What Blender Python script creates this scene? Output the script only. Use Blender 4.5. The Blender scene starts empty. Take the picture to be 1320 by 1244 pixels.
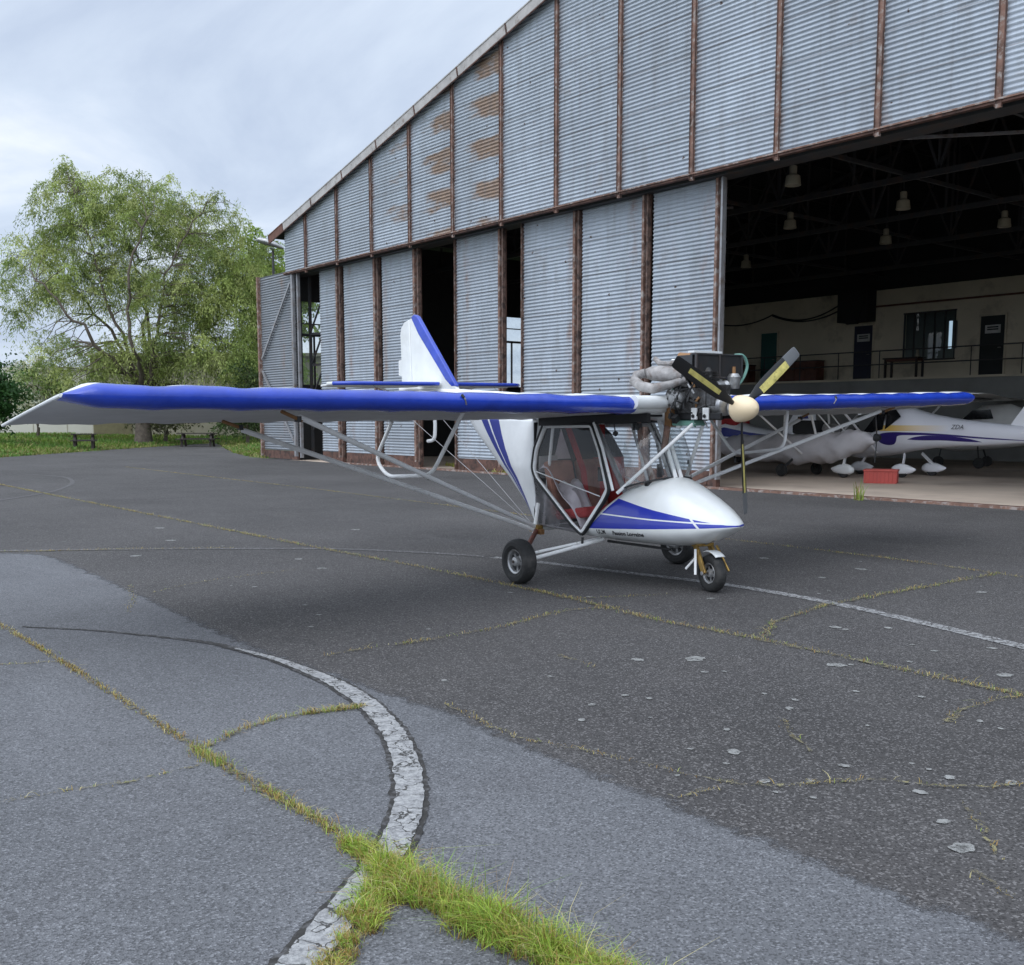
import bpy, bmesh, math, random
import numpy as np
from mathutils import Vector, Matrix, Euler
random.seed(7); rng = np.random.default_rng(7)
R = math.radians
sc = bpy.context.scene
COL = sc.collection

# ------------------------------------------------------------------ camera, sky, sun, exposure
EYE = 1.5; FPX = 1340.0; CX, CY, HOR = 660.0, 700.0, 540.0
PITCH = math.atan((CY-HOR)/FPX)
AZ = R(180)-math.atan(1060/math.hypot(FPX, CY-HOR))
cd = bpy.data.cameras.new('camera'); cam = bpy.data.objects.new('camera', cd); COL.objects.link(cam)
cam.location = (0, 0, EYE); cam.rotation_euler = (math.pi/2-PITCH, 0, AZ-math.pi/2)
cd.sensor_fit = 'HORIZONTAL'; cd.sensor_width = 36; cd.lens = 36*FPX/1320
cd.shift_y = (CY-622)/1320; cd.clip_start = .05; cd.clip_end = 4000
sc.camera = cam
sc.view_settings.view_transform = 'Standard'; sc.view_settings.look = 'None'
sc.view_settings.exposure = 0.3; sc.view_settings.gamma = 1
try: sc.cycles.use_denoising = True
except Exception: pass
SUN_EL, SUN_AZ = R(58), R(-75)          # sun behind the cloud, to the right behind the viewer
w = bpy.data.worlds.new('World'); sc.world = w; w.use_nodes = True
nt = w.node_tree; nt.nodes.clear()
def N(t, **k):
    n = nt.nodes.new(t)
    for a, b in k.items():
        if a in n.inputs: n.inputs[a].default_value = b
        else: setattr(n, a, b)
    return n
sky = N('ShaderNodeTexSky', sky_type='NISHITA', sun_disc=False, sun_elevation=SUN_EL, sun_rotation=math.pi/2-SUN_AZ)
tc = N('ShaderNodeTexCoord')
sep = N('ShaderNodeSeparateXYZ'); nt.links.new(tc.outputs['Generated'], sep.inputs[0])
# cloud coordinates: the direction projected on a flat cloud layer
zc = N('ShaderNodeMath', operation='MAXIMUM'); nt.links.new(sep.outputs[2], zc.inputs[0]); zc.inputs[1].default_value = 0.0
za = N('ShaderNodeMath', operation='ADD'); nt.links.new(zc.outputs[0], za.inputs[0]); za.inputs[1].default_value = 0.16
dv = N('ShaderNodeVectorMath', operation='DIVIDE'); nt.links.new(tc.outputs['Generated'], dv.inputs[0])
cb = N('ShaderNodeCombineXYZ')
for i in range(3): nt.links.new(za.outputs[0], cb.inputs[i])
nt.links.new(cb.outputs[0], dv.inputs[1])
mp = N('ShaderNodeMapping'); nt.links.new(dv.outputs[0], mp.inputs[0])
mp.inputs['Location'].default_value = (3.1, 0.4, 0); mp.inputs['Rotation'].default_value = (0, 0, R(25)); mp.inputs['Scale'].default_value = (.62, 1.0, 0)
n1 = N('ShaderNodeTexNoise', Scale=1.15, Detail=9.0, Roughness=.56, Distortion=.6); nt.links.new(mp.outputs[0], n1.inputs['Vector'])
cr = N('ShaderNodeValToRGB'); nt.links.new(n1.outputs['Fac'], cr.inputs[0])
e = cr.color_ramp.elements
e[0].position = .33; e[0].color = (4.3, 5.1, 6.6, 1)
e[1].position = .67; e[1].color = (8.8, 9.2, 9.8, 1)
e2 = cr.color_ramp.elements.new(.5); e2.color = (6.0, 6.85, 8.15, 1)
# the cloud deck is brighter overhead than low down
ov = N('ShaderNodeMapRange'); nt.links.new(sep.outputs[2], ov.inputs[0])
ov.inputs[1].default_value = .35; ov.inputs[2].default_value = 1.0; ov.inputs[3].default_value = 1.0; ov.inputs[4].default_value = 1.65
mu = N('ShaderNodeVectorMath', operation='SCALE'); dt = N('ShaderNodeVectorMath', operation='DOT_PRODUCT'); nt.links.new(tc.outputs['Generated'], dt.inputs[0]); dt.inputs[1].default_value = (.25, -.93, .25)
gl = N('ShaderNodeMapRange'); nt.links.new(dt.outputs['Value'], gl.inputs[0])      # cloud brightened behind the viewer, added to light the hangar
gl.inputs[1].default_value = .05; gl.inputs[2].default_value = .95; gl.inputs[3].default_value = 1.0; gl.inputs[4].default_value = 2.0
om = N('ShaderNodeMath', operation='MULTIPLY'); nt.links.new(ov.outputs[0], om.inputs[0]); nt.links.new(gl.outputs[0], om.inputs[1])
nt.links.new(cr.outputs[0], mu.inputs[0]); nt.links.new(om.outputs[0], mu.inputs['Scale'])
mx = N('ShaderNodeMix', data_type='RGBA'); mx.inputs[0].default_value = .9
nt.links.new(sky.outputs[0], mx.inputs[6]); nt.links.new(mu.outputs[0], mx.inputs[7])
bg = N('ShaderNodeBackground', Strength=.1); nt.links.new(mx.outputs[2], bg.inputs[0])
wo = N('ShaderNodeOutputWorld'); nt.links.new(bg.outputs[0], wo.inputs[0])
sd = bpy.data.lights.new('sun', 'SUN'); sd.energy = .8; sd.angle = R(60); sd.color = (1, .97, .92)
sun = bpy.data.objects.new('sun', sd); COL.objects.link(sun)
sv = Vector((math.cos(SUN_EL)*math.cos(SUN_AZ), math.cos(SUN_EL)*math.sin(SUN_AZ), math.sin(SUN_EL)))
sun.rotation_euler = sv.to_track_quat('Z', 'Y').to_euler(); sun.location = (0, -20, 40)

# ------------------------------------------------------------------ geometry of the view (photo pixel -> point on the ground)
_f = np.array([math.cos(AZ)*math.cos(PITCH), math.sin(AZ)*math.cos(PITCH), -math.sin(PITCH)])
_r = np.array([math.sin(AZ), -math.cos(AZ), 0]); _u = np.cross(_r, _f)
def ray(x, y): return _f+_r*(x-CX)/FPX-_u*(y-CY)/FPX
def G(x, y, z=0.0):
    d = ray(x, y); t = (z-EYE)/d[2]; return np.array([0, 0, EYE])+d*t
def GD(x, D, z=0.0):                     # point at horizontal view depth D in the direction of column x
    d = ray(x, HOR); t = D/math.hypot(1, 0); d = d/ (d[0]*math.cos(AZ)+d[1]*math.sin(AZ))
    return np.array([d[0]*D, d[1]*D, z])

# ------------------------------------------------------------------ materials
def mat(name):
    m = bpy.data.materials.new(name); m.use_nodes = True
    t = m.node_tree; b = t.nodes['Principled BSDF']
    return m, t, b
def nd(t, ty, **k):
    n = t.nodes.new(ty)
    for a, b in k.items():
        if a in n.inputs: n.inputs[a].default_value = b
        else: setattr(n, a, b)
    return n
def C4(c): return (c[0], c[1], c[2], 1)
def mixc(t, fac, a, b, blend='MIX'):
    m = nd(t, 'ShaderNodeMix', data_type='RGBA', blend_type=blend)
    for s, v in ((0, fac), (6, a), (7, b)):
        if hasattr(v, 'is_output'): t.links.new(v, m.inputs[s])
        elif s == 0: m.inputs[0].default_value = v
        else: m.inputs[s].default_value = C4(v)
    return m.outputs[2]
def math_(t, op, a, b=None, clamp=False):
    m = nd(t, 'ShaderNodeMath', operation=op, use_clamp=clamp)
    for i, v in enumerate((a, b)):
        if v is None: continue
        if hasattr(v, 'is_output'): t.links.new(v, m.inputs[i])
        else: m.inputs[i].default_value = v
    return m.outputs[0]
def noise(t, vec, scale, detail=4, rough=.55, dist=0, stretch=None):
    if stretch:
        q = nd(t, 'ShaderNodeMapping'); q.inputs['Scale'].default_value = stretch; t.links.new(vec, q.inputs[0]); vec = q.outputs[0]
    n = nd(t, 'ShaderNodeTexNoise', Scale=scale, Detail=detail, Roughness=rough, Distortion=dist)
    t.links.new(vec, n.inputs['Vector']); return n.outputs['Fac']
def ramp(t, fac, a, b):
    r = nd(t, 'ShaderNodeMapRange'); t.links.new(fac, r.inputs[0]); r.inputs[1].default_value = a; r.inputs[2].default_value = b
    return r.outputs[0]
def pos(t, kind='Object'):
    if kind == 'World': return nd(t, 'ShaderNodeNewGeometry').outputs['Position']
    return nd(t, 'ShaderNodeTexCoord').outputs[kind]
def bumpn(t, b, h, strength, dist=.01):
    n = nd(t, 'ShaderNodeBump', Strength=strength, Distance=dist); t.links.new(h, n.inputs['Height']); t.links.new(n.outputs[0], b.inputs['Normal'])
def pm(name, col, rough=.5, metal=0, var=.12, vs=3, bump=0, bs=40, dirt=None, spec=.5, coat=0):
    m, t, b = mat(name); p = pos(t)
    n = noise(t, p, vs, 5)
    c = mixc(t, ramp(t, n, .3, .7), [x*(1-var) for x in col], [min(1, x*(1+var)) for x in col])
    if dirt:
        dc, lo, hi, ds = dirt
        c = mixc(t, ramp(t, noise(t, p, ds, 8, .65), lo, hi), c, dc)
    t.links.new(c, b.inputs['Base Color'])
    b.inputs['Roughness'].default_value = rough; b.inputs['Metallic'].default_value = metal
    b.inputs['Specular IOR Level'].default_value = spec; b.inputs['Coat Weight'].default_value = coat
    if bump: bumpn(t, b, noise(t, p, bs, 3), bump)
    return m
M = {}
M['white'] = pm('white_paint', (.72, .73, .72), .35, var=.04, dirt=((.5, .48, .43), .62, .95, 5))
M['white_fabric'] = pm('white_fabric', (.70, .71, .70), .5, var=.06, vs=5, bump=.4, bs=6, dirt=((.48, .48, .45), .58, 1, 3))
M['tube'] = pm('white_tube', (.82, .82, .81), .35, var=.06, vs=6, dirt=((.3, .27, .22), .6, .8, 14))
M['blue'] = pm('blue_fabric', (.016, .052, .42), .27, var=.15, vs=4, bump=.8, bs=6, coat=.3)
M['stripe'] = pm('dark_blue_stripe', (.02, .03, .24), .4)
M['black'] = pm('black_rubber_trim', (.012, .012, .013), .55)
M['tyre'] = pm('tyre_rubber', (.02, .02, .02), .8, var=.3, vs=10, bump=.3, bs=60, dirt=((.07, .065, .06), .5, .8, 8))
M['rim'] = pm('grey_rim', (.42, .42, .42), .4, .6, var=.2, vs=15, dirt=((.12, .1, .08), .5, .75, 20))
M['gold'] = pm('gold_bracket', (.42, .27, .08), .4, .7, dirt=((.12, .07, .03), .5, .75, 18))
M['rustleg'] = pm('red_brown_leg', (.16, .045, .03), .6, dirt=((.07, .04, .03), .45, .7, 15))
M['engine'] = pm('engine_casting', (.09, .09, .09), .45, .6, var=.5, vs=14, bump=.4, bs=50, dirt=((.03, .022, .015), .45, .7, 18))
M['alloy'] = pm('light_alloy', (.4, .4, .4), .4, .8, var=.25, vs=14, dirt=((.1, .09, .08), .5, .8, 16))
M['exhaust'] = pm('grey_exhaust_wrap', (.30, .285, .275), .75, .1, var=.35, vs=12, bump=.6, bs=40, dirt=((.13, .09, .07), .5, .75, 9))
M['copper'] = pm('brown_fitting', (.3, .16, .07), .5, .4)
M['spinner'] = pm('cream_spinner', (.8, .64, .42), .38, var=.03)
M['blade'] = pm('black_blade', (.014, .014, .015), .42)
M['yellow'] = pm('yellow_blade_stripe', (.56, .49, .15), .5, var=.2, vs=16, dirt=((.2, .17, .04), .55, .75, 20))
M['tip'] = pm('grey_blade_tip', (.12, .125, .13), .5)
M['seat'] = pm('red_seat', (.42, .03, .03), .7, var=.3, vs=5)
M['brownseat'] = pm('brown_seat', (.34, .16, .11), .8, var=.3, vs=8)
M['sheet'] = pm('pale_plastic_sheet', (.72, .66, .69), .4, var=.2, vs=5, bump=.5, bs=7)
M['darkcloth'] = pm('dark_cloth', (.02, .022, .024), .8)
M['greycloth'] = pm('grey_cover', (.52, .50, .51), .7, var=.14, vs=2, bump=1.0, bs=6)
M['hose'] = pm('green_hose', (.16, .33, .27), .4)
M['steel'] = pm('dark_steel', (.05, .052, .055), .6, .3, dirt=((.09, .05, .03), .5, .8, 3))
M['greysteel'] = pm('grey_steel', (.3, .3, .31), .5, .4, var=.2, dirt=((.16, .1, .06), .5, .75, 4))
M['rust'] = pm('rusty_steel', (.115, .06, .045), .8, .1, var=.45, vs=5, bump=.4, bs=30, dirt=((.035, .025, .022), .5, .66, 4))
M['rustpost'] = pm('rusty_post', (.20, .115, .085), .8, .1, var=.45, vs=5, bump=.3, bs=30, dirt=((.36, .31, .28), .5, .62, 7))
M['rustdoor'] = pm('rusty_door_post', (.15, .095, .075), .85, .05, var=.4, vs=9, bump=.3, bs=30, dirt=((.05, .033, .028), .5, .58, 6))
M['fascia'] = pm('pale_fascia', (.4, .38, .36), .7, var=.2, vs=3, dirt=((.15, .09, .06), .55, .75, 4))
M['fasciarust'] = pm('rusty_fascia', (.15, .07, .05), .8, var=.35, vs=3, dirt=((.28, .22, .18), .6, .8, 3))
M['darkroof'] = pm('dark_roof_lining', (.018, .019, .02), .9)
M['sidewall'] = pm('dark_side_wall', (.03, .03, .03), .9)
M['cream'] = pm('cream_plaster', (.62, .55, .42), .85, var=.1, vs=.6, dirt=((.18, .15, .11), .55, .8, .8))
M['lowwall'] = pm('grey_block_wall', (.26, .26, .245), .9, var=.15, vs=1)
M['doorblue'] = pm('dark_blue_door', (.008, .009, .03), .5)
M['doordark'] = pm('dark_green_door', (.008, .012, .012), .5)
M['doorgreen'] = pm('green_door', (.012, .09, .08), .5)
M['sign'] = pm('paper_sign', (.5, .5, .48), .7)
M['brownwood'] = pm('brown_wood', (.11, .04, .025), .6, var=.3, vs=4)
M['darkwood'] = pm('dark_wood', (.035, .025, .022), .7, var=.3, vs=4)
M['crate'] = pm('red_plastic', (.42, .06, .045), .45, var=.1)
M['lamp'] = pm('beige_lamp', (.3, .27, .2), .5, var=.1)
M['concrete'] = pm('hangar_concrete', (.50, .41, .33), .8, var=.14, vs=.5, bump=.1, bs=30, dirt=((.24, .19, .16), .5, .8, .35))
M['beige_wall'] = pm('beige_render', (.52, .50, .43), .85, var=.08, vs=.3, dirt=((.36, .33, .26), .55, .8, .5))
M['shade_olive_wall'] = pm('shade_olive_render', (.36, .33, .25), .85, var=.12, vs=.3, dirt=((.2, .18, .11), .5, .8, .5))  # olive tone holds the far wall's shade; wall joints reuse it
M['olive_gate'] = pm('olive_gate', (.16, .14, .075), .8, var=.15)
M['rooftile'] = pm('brown_roof', (.12, .09, .07), .85, var=.2, vs=2)
M['darkbark'] = pm('shaded_bark', (.05, .042, .032), .9, var=.35, vs=5, bump=.6, bs=12)  # bark darkened to carry the trunk's shade; left unassigned
M['bark'] = pm('grey_brown_bark', (.115, .092, .072), .9, var=.35, vs=5, bump=.6, bs=12)
M['lichen'] = pm('pale_lichen', (.25, .25, .24), .9, var=.3, vs=25); _t = M['lichen'].node_tree; _t.links.new(ramp(_t, noise(_t, pos(_t), 28, 8, .8), .36, .52), _t.nodes['Principled BSDF'].inputs['Alpha'])
M['planewhite'] = pm('parked_white_paint', (.84, .84, .86), .3, var=.03)
M['purple'] = pm('purple_stripe', (.035, .02, .16), .35)
M['goldstripe'] = pm('gold_stripe', (.6, .4, .1), .4, var=.2, vs=8)
M['underside'] = pm('shaded_underside_fabric', (.50, .50, .495), .6, var=.08, vs=4, bump=.3, bs=5)  # white wing cloth darkened: the wing's underside shade put into its colour
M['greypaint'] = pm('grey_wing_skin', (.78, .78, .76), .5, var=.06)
M['cabinglass'] = pm('dark_cabin_glass', (.012, .013, .015), .08)
M['text'] = pm('black_lettering', (.02, .02, .025), .6)

def glass(name, tint=(.93, .95, .95), gloss=.08, rough=.02, milk=0.0):
    m, t, b = mat(name); t.nodes.remove(b)
    o = t.nodes['Material Output']
    tr = nd(t, 'ShaderNodeBsdfTransparent'); tr.inputs[0].default_value = C4(tint)
    gl = nd(t, 'ShaderNodeBsdfGlossy', Roughness=rough)
    fr = nd(t, 'ShaderNodeLayerWeight', Blend=.5)
    f = math_(t, 'ADD', math_(t, 'MULTIPLY', math_(t, 'POWER', fr.outputs['Facing'], 4.0), .6), gloss)
    a = nd(t, 'ShaderNodeMixShader'); t.links.new(f, a.inputs[0]); t.links.new(tr.outputs[0], a.inputs[1]); t.links.new(gl.outputs[0], a.inputs[2])
    out = a.outputs[0]
    if milk:
        d = nd(t, 'ShaderNodeBsdfDiffuse'); d.inputs[0].default_value = (.75, .75, .78, 1)
        l = nd(t, 'ShaderNodeBsdfTranslucent'); l.inputs[0].default_value = (.7, .74, .78, 1)
        x = nd(t, 'ShaderNodeMixShader'); x.inputs[0].default_value = .6; t.links.new(d.outputs[0], x.inputs[1]); t.links.new(l.outputs[0], x.inputs[2])
        n = noise(t, pos(t), 5, 4)
        y = nd(t, 'ShaderNodeMixShader'); t.links.new(math_(t, 'MULTIPLY', ramp(t, n, .2, .8), milk*2, True), y.inputs[0])
        t.links.new(out, y.inputs[1]); t.links.new(x.outputs[0], y.inputs[2]); out = y.outputs[0]
    t.links.new(out, o.inputs[0]); return m
M['glass'] = glass('clear_canopy_plastic', gloss=.05, milk=.07)
M['doorglass'] = glass('scratched_door_plastic', (.93, .93, .93), .03, milk=.015)
M['greypane'] = glass('hazy_grey_plastic', (.5, .48, .5), .1, .2, milk=.2)
M['officeglass'] = glass('dark_office_glass', (.55, .65, .68), .03)
M['winglass'] = glass('dusty_window_glass', (.85, .9, .92), .05, milk=.12)

def corr_mat(name, base, rustbase):
    m, t, b = mat(name); p = pos(t, 'World')
    oi = nd(t, 'ShaderNodeObjectInfo'); sc_ = nd(t, 'ShaderNodeSeparateColor'); t.links.new(oi.outputs['Color'], sc_.inputs[0])
    amt = sc_.outputs[0]
    big = noise(t, p, .5, 3); fine = noise(t, p, 7, 6, .6, stretch=(1, 1, .35))
    c = mixc(t, ramp(t, big, .3, .7), [x*.82 for x in base], [x*1.12 for x in base])
    own = nd(t, 'ShaderNodeMapRange'); t.links.new(oi.outputs['Random'], own.inputs[0]); own.inputs[3].default_value = .0; own.inputs[4].default_value = .34
    c = mixc(t, own.outputs[0], c, [x*.55 for x in base])
    c = mixc(t, math_(t, 'MULTIPLY', ramp(t, fine, .35, .75), .35), c, (.27, .29, .31))
    # sheets lap every 0.8 m: faint darker lap line and each course its own tone
    sx = nd(t, 'ShaderNodeSeparateXYZ'); t.links.new(p, sx.inputs[0])
    fr = math_(t, 'FRACT', math_(t, 'MULTIPLY', sx.outputs[2], 1/.83))
    lap = math_(t, 'LESS_THAN', fr, .035)
    c = mixc(t, math_(t, 'MULTIPLY', lap, .45), c, (.12, .1, .09))
    # rust in level patches along the sheets
    rn = noise(t, p, 1.25, 9, .68, .4, stretch=(.55, .55, 1.5))
    uu = math_(t, 'FRACT', math_(t, 'MULTIPLY', math_(t, 'ADD', sx.outputs[0], 33.39), 1/2.217))      # how far along its panel
    bz = math_(t, 'ABSOLUTE', math_(t, 'SUBTRACT', math_(t, 'FRACT', math_(t, 'ADD', math_(t, 'MULTIPLY', sx.outputs[2], 1/1.05), math_(t, 'MULTIPLY', big, .5))), .5))
    pat = math_(t, 'MULTIPLY', ramp(t, uu, .15, .60), ramp(t, bz, .38, .20))
    amt2 = math_(t, 'MULTIPLY', amt, math_(t, 'ADD', math_(t, 'MULTIPLY', pat, .9), .1))
    rr = math_(t, 'SUBTRACT', math_(t, 'ADD', rn, math_(t, 'MULTIPLY', amt2, .58)), .73)
    rr = math_(t, 'ADD', rr, math_(t, 'MULTIPLY', math_(t, 'SUBTRACT', noise(t, p, 6, 8, .75, stretch=(.7, 1, 1.6)), .5), .42))
    rmask = ramp(t, rr, 0, .20)
    rc = mixc(t, noise(t, p, 9, 6), (.13, .065, .035), (.38, .225, .11))
    c = mixc(t, math_(t, 'MULTIPLY', rmask, .8), c, rc)
    st_ = noise(t, p, 2.2, 7, .7, .2, stretch=(2.2, 1, .22))           # run-down streaks
    c = mixc(t, math_(t, 'MULTIPLY', ramp(t, st_, .50, .72), .42), c, (.20, .19, .185))
    sp_ = noise(t, p, 1.1, 8, .7)
    c = mixc(t, math_(t, 'MULTIPLY', ramp(t, sp_, .60, .74), .5), c, (.24, .185, .15))
    edge = math_(t, 'ABSOLUTE', math_(t, 'SUBTRACT', uu, .5)); en_ = noise(t, p, 3.2, 7, .7, stretch=(1, 1, .5))
    c = mixc(t, math_(t, 'MULTIPLY', math_(t, 'MULTIPLY', ramp(t, edge, .40, .50), ramp(t, en_, .45, .65)), .65), c, (.26, .15, .10))
    dots = nd(t, 'ShaderNodeTexVoronoi', Scale=1.6); t.links.new(p, dots.inputs['Vector'])
    c = mixc(t, math_(t, 'LESS_THAN', dots.outputs['Distance'], .055), c, (.09, .06, .05))
    t.links.new(c, b.inputs['Base Color']); b.inputs['Metallic'].default_value = .2
    b.inputs['Roughness'].default_value = .5
    bumpn(t, b, noise(t, p, 3, 3), .12, .02)
    return m
M['corr'] = corr_mat('galvanised_corrugated_sheet', (.43, .475, .525), None)
M['corrback'] = corr_mat('weathered_corrugated_sheet', (.24, .26, .285), None)

def asphalt(name, base, var, agg_lo, agg_hi, agg_amt, scale, stain):
    m, t, b = mat(name); p = pos(t, 'World')
    c = mixc(t, ramp(t, noise(t, p, .35, 5), .3, .7), [x*(1-var) for x in base], [x*(1+var) for x in base])
    c = mixc(t, math_(t, 'MULTIPLY', ramp(t, noise(t, p, 1.3, 6, .65), .5, .75), .45), c, stain)
    c = mixc(t, math_(t, 'MULTIPLY', ramp(t, noise(t, p, .55, 7, .7, .5), .54, .70), .55), c, [x*.62 for x in base])       # old oil and damp
    c = mixc(t, math_(t, 'MULTIPLY', ramp(t, noise(t, p, .9, 8, .72, .3, stretch=(.45, 1.3, 1)), .55, .75), .6), c, [min(1, x*1.45+.012) for x in base])   # dusty drifts
    c = mixc(t, math_(t, 'MULTIPLY', ramp(t, noise(t, p, 5, 8, .75), .60, .70), .45), c, [x*.5 for x in base])
    v = nd(t, 'ShaderNodeTexVoronoi', Scale=scale, Randomness=1.0); t.links.new(p, v.inputs['Vector'])
    sp = nd(t, 'ShaderNodeSeparateColor'); t.links.new(v.outputs['Color'], sp.inputs[0])
    lit = math_(t, 'GREATER_THAN', sp.outputs[0], agg_hi)
    dk = math_(t, 'LESS_THAN', sp.outputs[1], agg_lo)
    c = mixc(t, math_(t, 'MULTIPLY', lit, agg_amt), c, [min(1, x*2.7+.03) for x in base])
    c = mixc(t, math_(t, 'MULTIPLY', dk, .6), c, [x*.3 for x in base])
    # coarse clusters so the grain still reads further off
    cl = noise(t, p, scale*.45, 3, .8, .6)
    c = mixc(t, math_(t, 'MULTIPLY', ramp(t, cl, .58, .72), .35), c, [min(1, x*1.8) for x in base])
    c = mixc(t, math_(t, 'MULTIPLY', ramp(t, cl, .43, .28), .5), c, [x*.45 for x in base])
    t.links.new(c, b.inputs['Base Color']); b.inputs['Roughness'].default_value = .85; b.inputs['Specular IOR Level'].default_value = .3
    bumpn(t, b, v.outputs['Distance'], .6, .006)
    return m
M['apron'] = asphalt('old_dark_asphalt', (.072, .068, .067), .28, .3, .82, .62, 125, (.098, .091, .086))
M['patch'] = asphalt('pale_blue_asphalt', (.134, .1365, .145), .2, .30, .84, .32, 150, (.115, .112, .118))
def paint_mat():
    m, t, b = mat('worn_white_line_paint'); p = pos(t, 'World')
    v = nd(t, 'ShaderNodeTexVoronoi', Scale=9.0, feature='DISTANCE_TO_EDGE')
    q = nd(t, 'ShaderNodeMix', data_type='RGBA'); q.inputs[0].default_value = .2; t.links.new(p, q.inputs[6])
    nn = nd(t, 'ShaderNodeTexNoise', Scale=9.0, Detail=4.0); t.links.new(p, nn.inputs['Vector']); t.links.new(nn.outputs['Color'], q.inputs[7])
    t.links.new(q.outputs[2], v.inputs['Vector'])
    crack = math_(t, 'LESS_THAN', v.outputs['Distance'], .028)
    wear = ramp(t, noise(t, p, 34, 9, .85), .40, .60)
    c = mixc(t, wear, (.40, .40, .395), (.15, .15, .155))
    c = mixc(t, crack, c, (.05, .048, .045))
    oi = nd(t, 'ShaderNodeObjectInfo'); s = nd(t, 'ShaderNodeSeparateColor'); t.links.new(oi.outputs['Color'], s.inputs[0])
    w2 = math_(t, 'GREATER_THAN', math_(t, 'ADD', noise(t, p, 30, 6, .7), s.outputs[0]), .86)
    c = mixc(t, w2, c, (.075, .07, .07))
    t.links.new(c, b.inputs['Base Color']); b.inputs['Roughness'].default_value = .8; return m
M['paint'] = paint_mat()
M['tar'] = pm('black_tar_edge', (.03, .028, .026), .9, var=.4, vs=30, dirt=((.09, .088, .09), .5, .6, 25))
M['moss0'] = pm('dry_moss_in_crack', (.13, .105, .05), .95, var=.5, vs=12, dirt=((.06, .055, .05), .48, .6, 9))
M['grassground'] = pm('lawn_soil', (.06, .09, .025), .95, var=.4, vs=.8, dirt=((.14, .13, .05), .5, .75, 1.2))
def moss_mat():                       # moss and straw that breaks up along the crack
    m, t, b = mat('patchy_moss'); p = pos(t, 'World'); n = noise(t, p, 30, 9, .85)
    c = mixc(t, noise(t, p, 60, 5), (.23, .20, .115), (.07, .062, .045)); c = mixc(t, ramp(t, noise(t, p, 3, 4), .45, .6), c, (.25, .225, .11))
    t.links.new(c, b.inputs['Base Color']); b.inputs['Roughness'].default_value = .95; t.links.new(ramp(t, n, .49, .57), b.inputs['Alpha']); return m
M['moss'] = moss_mat()
def attr_mat(name, rough=.6, trans=.3):
    m, t, b = mat(name); a = nd(t, 'ShaderNodeAttribute', attribute_name='tone')
    t.links.new(a.outputs['Color'], b.inputs['Base Color']); b.inputs['Roughness'].default_value = rough
    b.inputs['Specular IOR Level'].default_value = .25
    if trans:
        tl = nd(t, 'ShaderNodeBsdfTranslucent'); t.links.new(a.outputs['Color'], tl.inputs[0])
        ms = nd(t, 'ShaderNodeMixShader'); ms.inputs[0].default_value = trans
        t.links.new(b.outputs[0], ms.inputs[1]); t.links.new(tl.outputs[0], ms.inputs[2]); t.links.new(ms.outputs[0], t.nodes['Material Output'].inputs[0])
    return m
M['leaf'] = attr_mat('leaves', .5, .35)
M['blade_grass'] = attr_mat('grass_blades', .55, .3)

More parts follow.
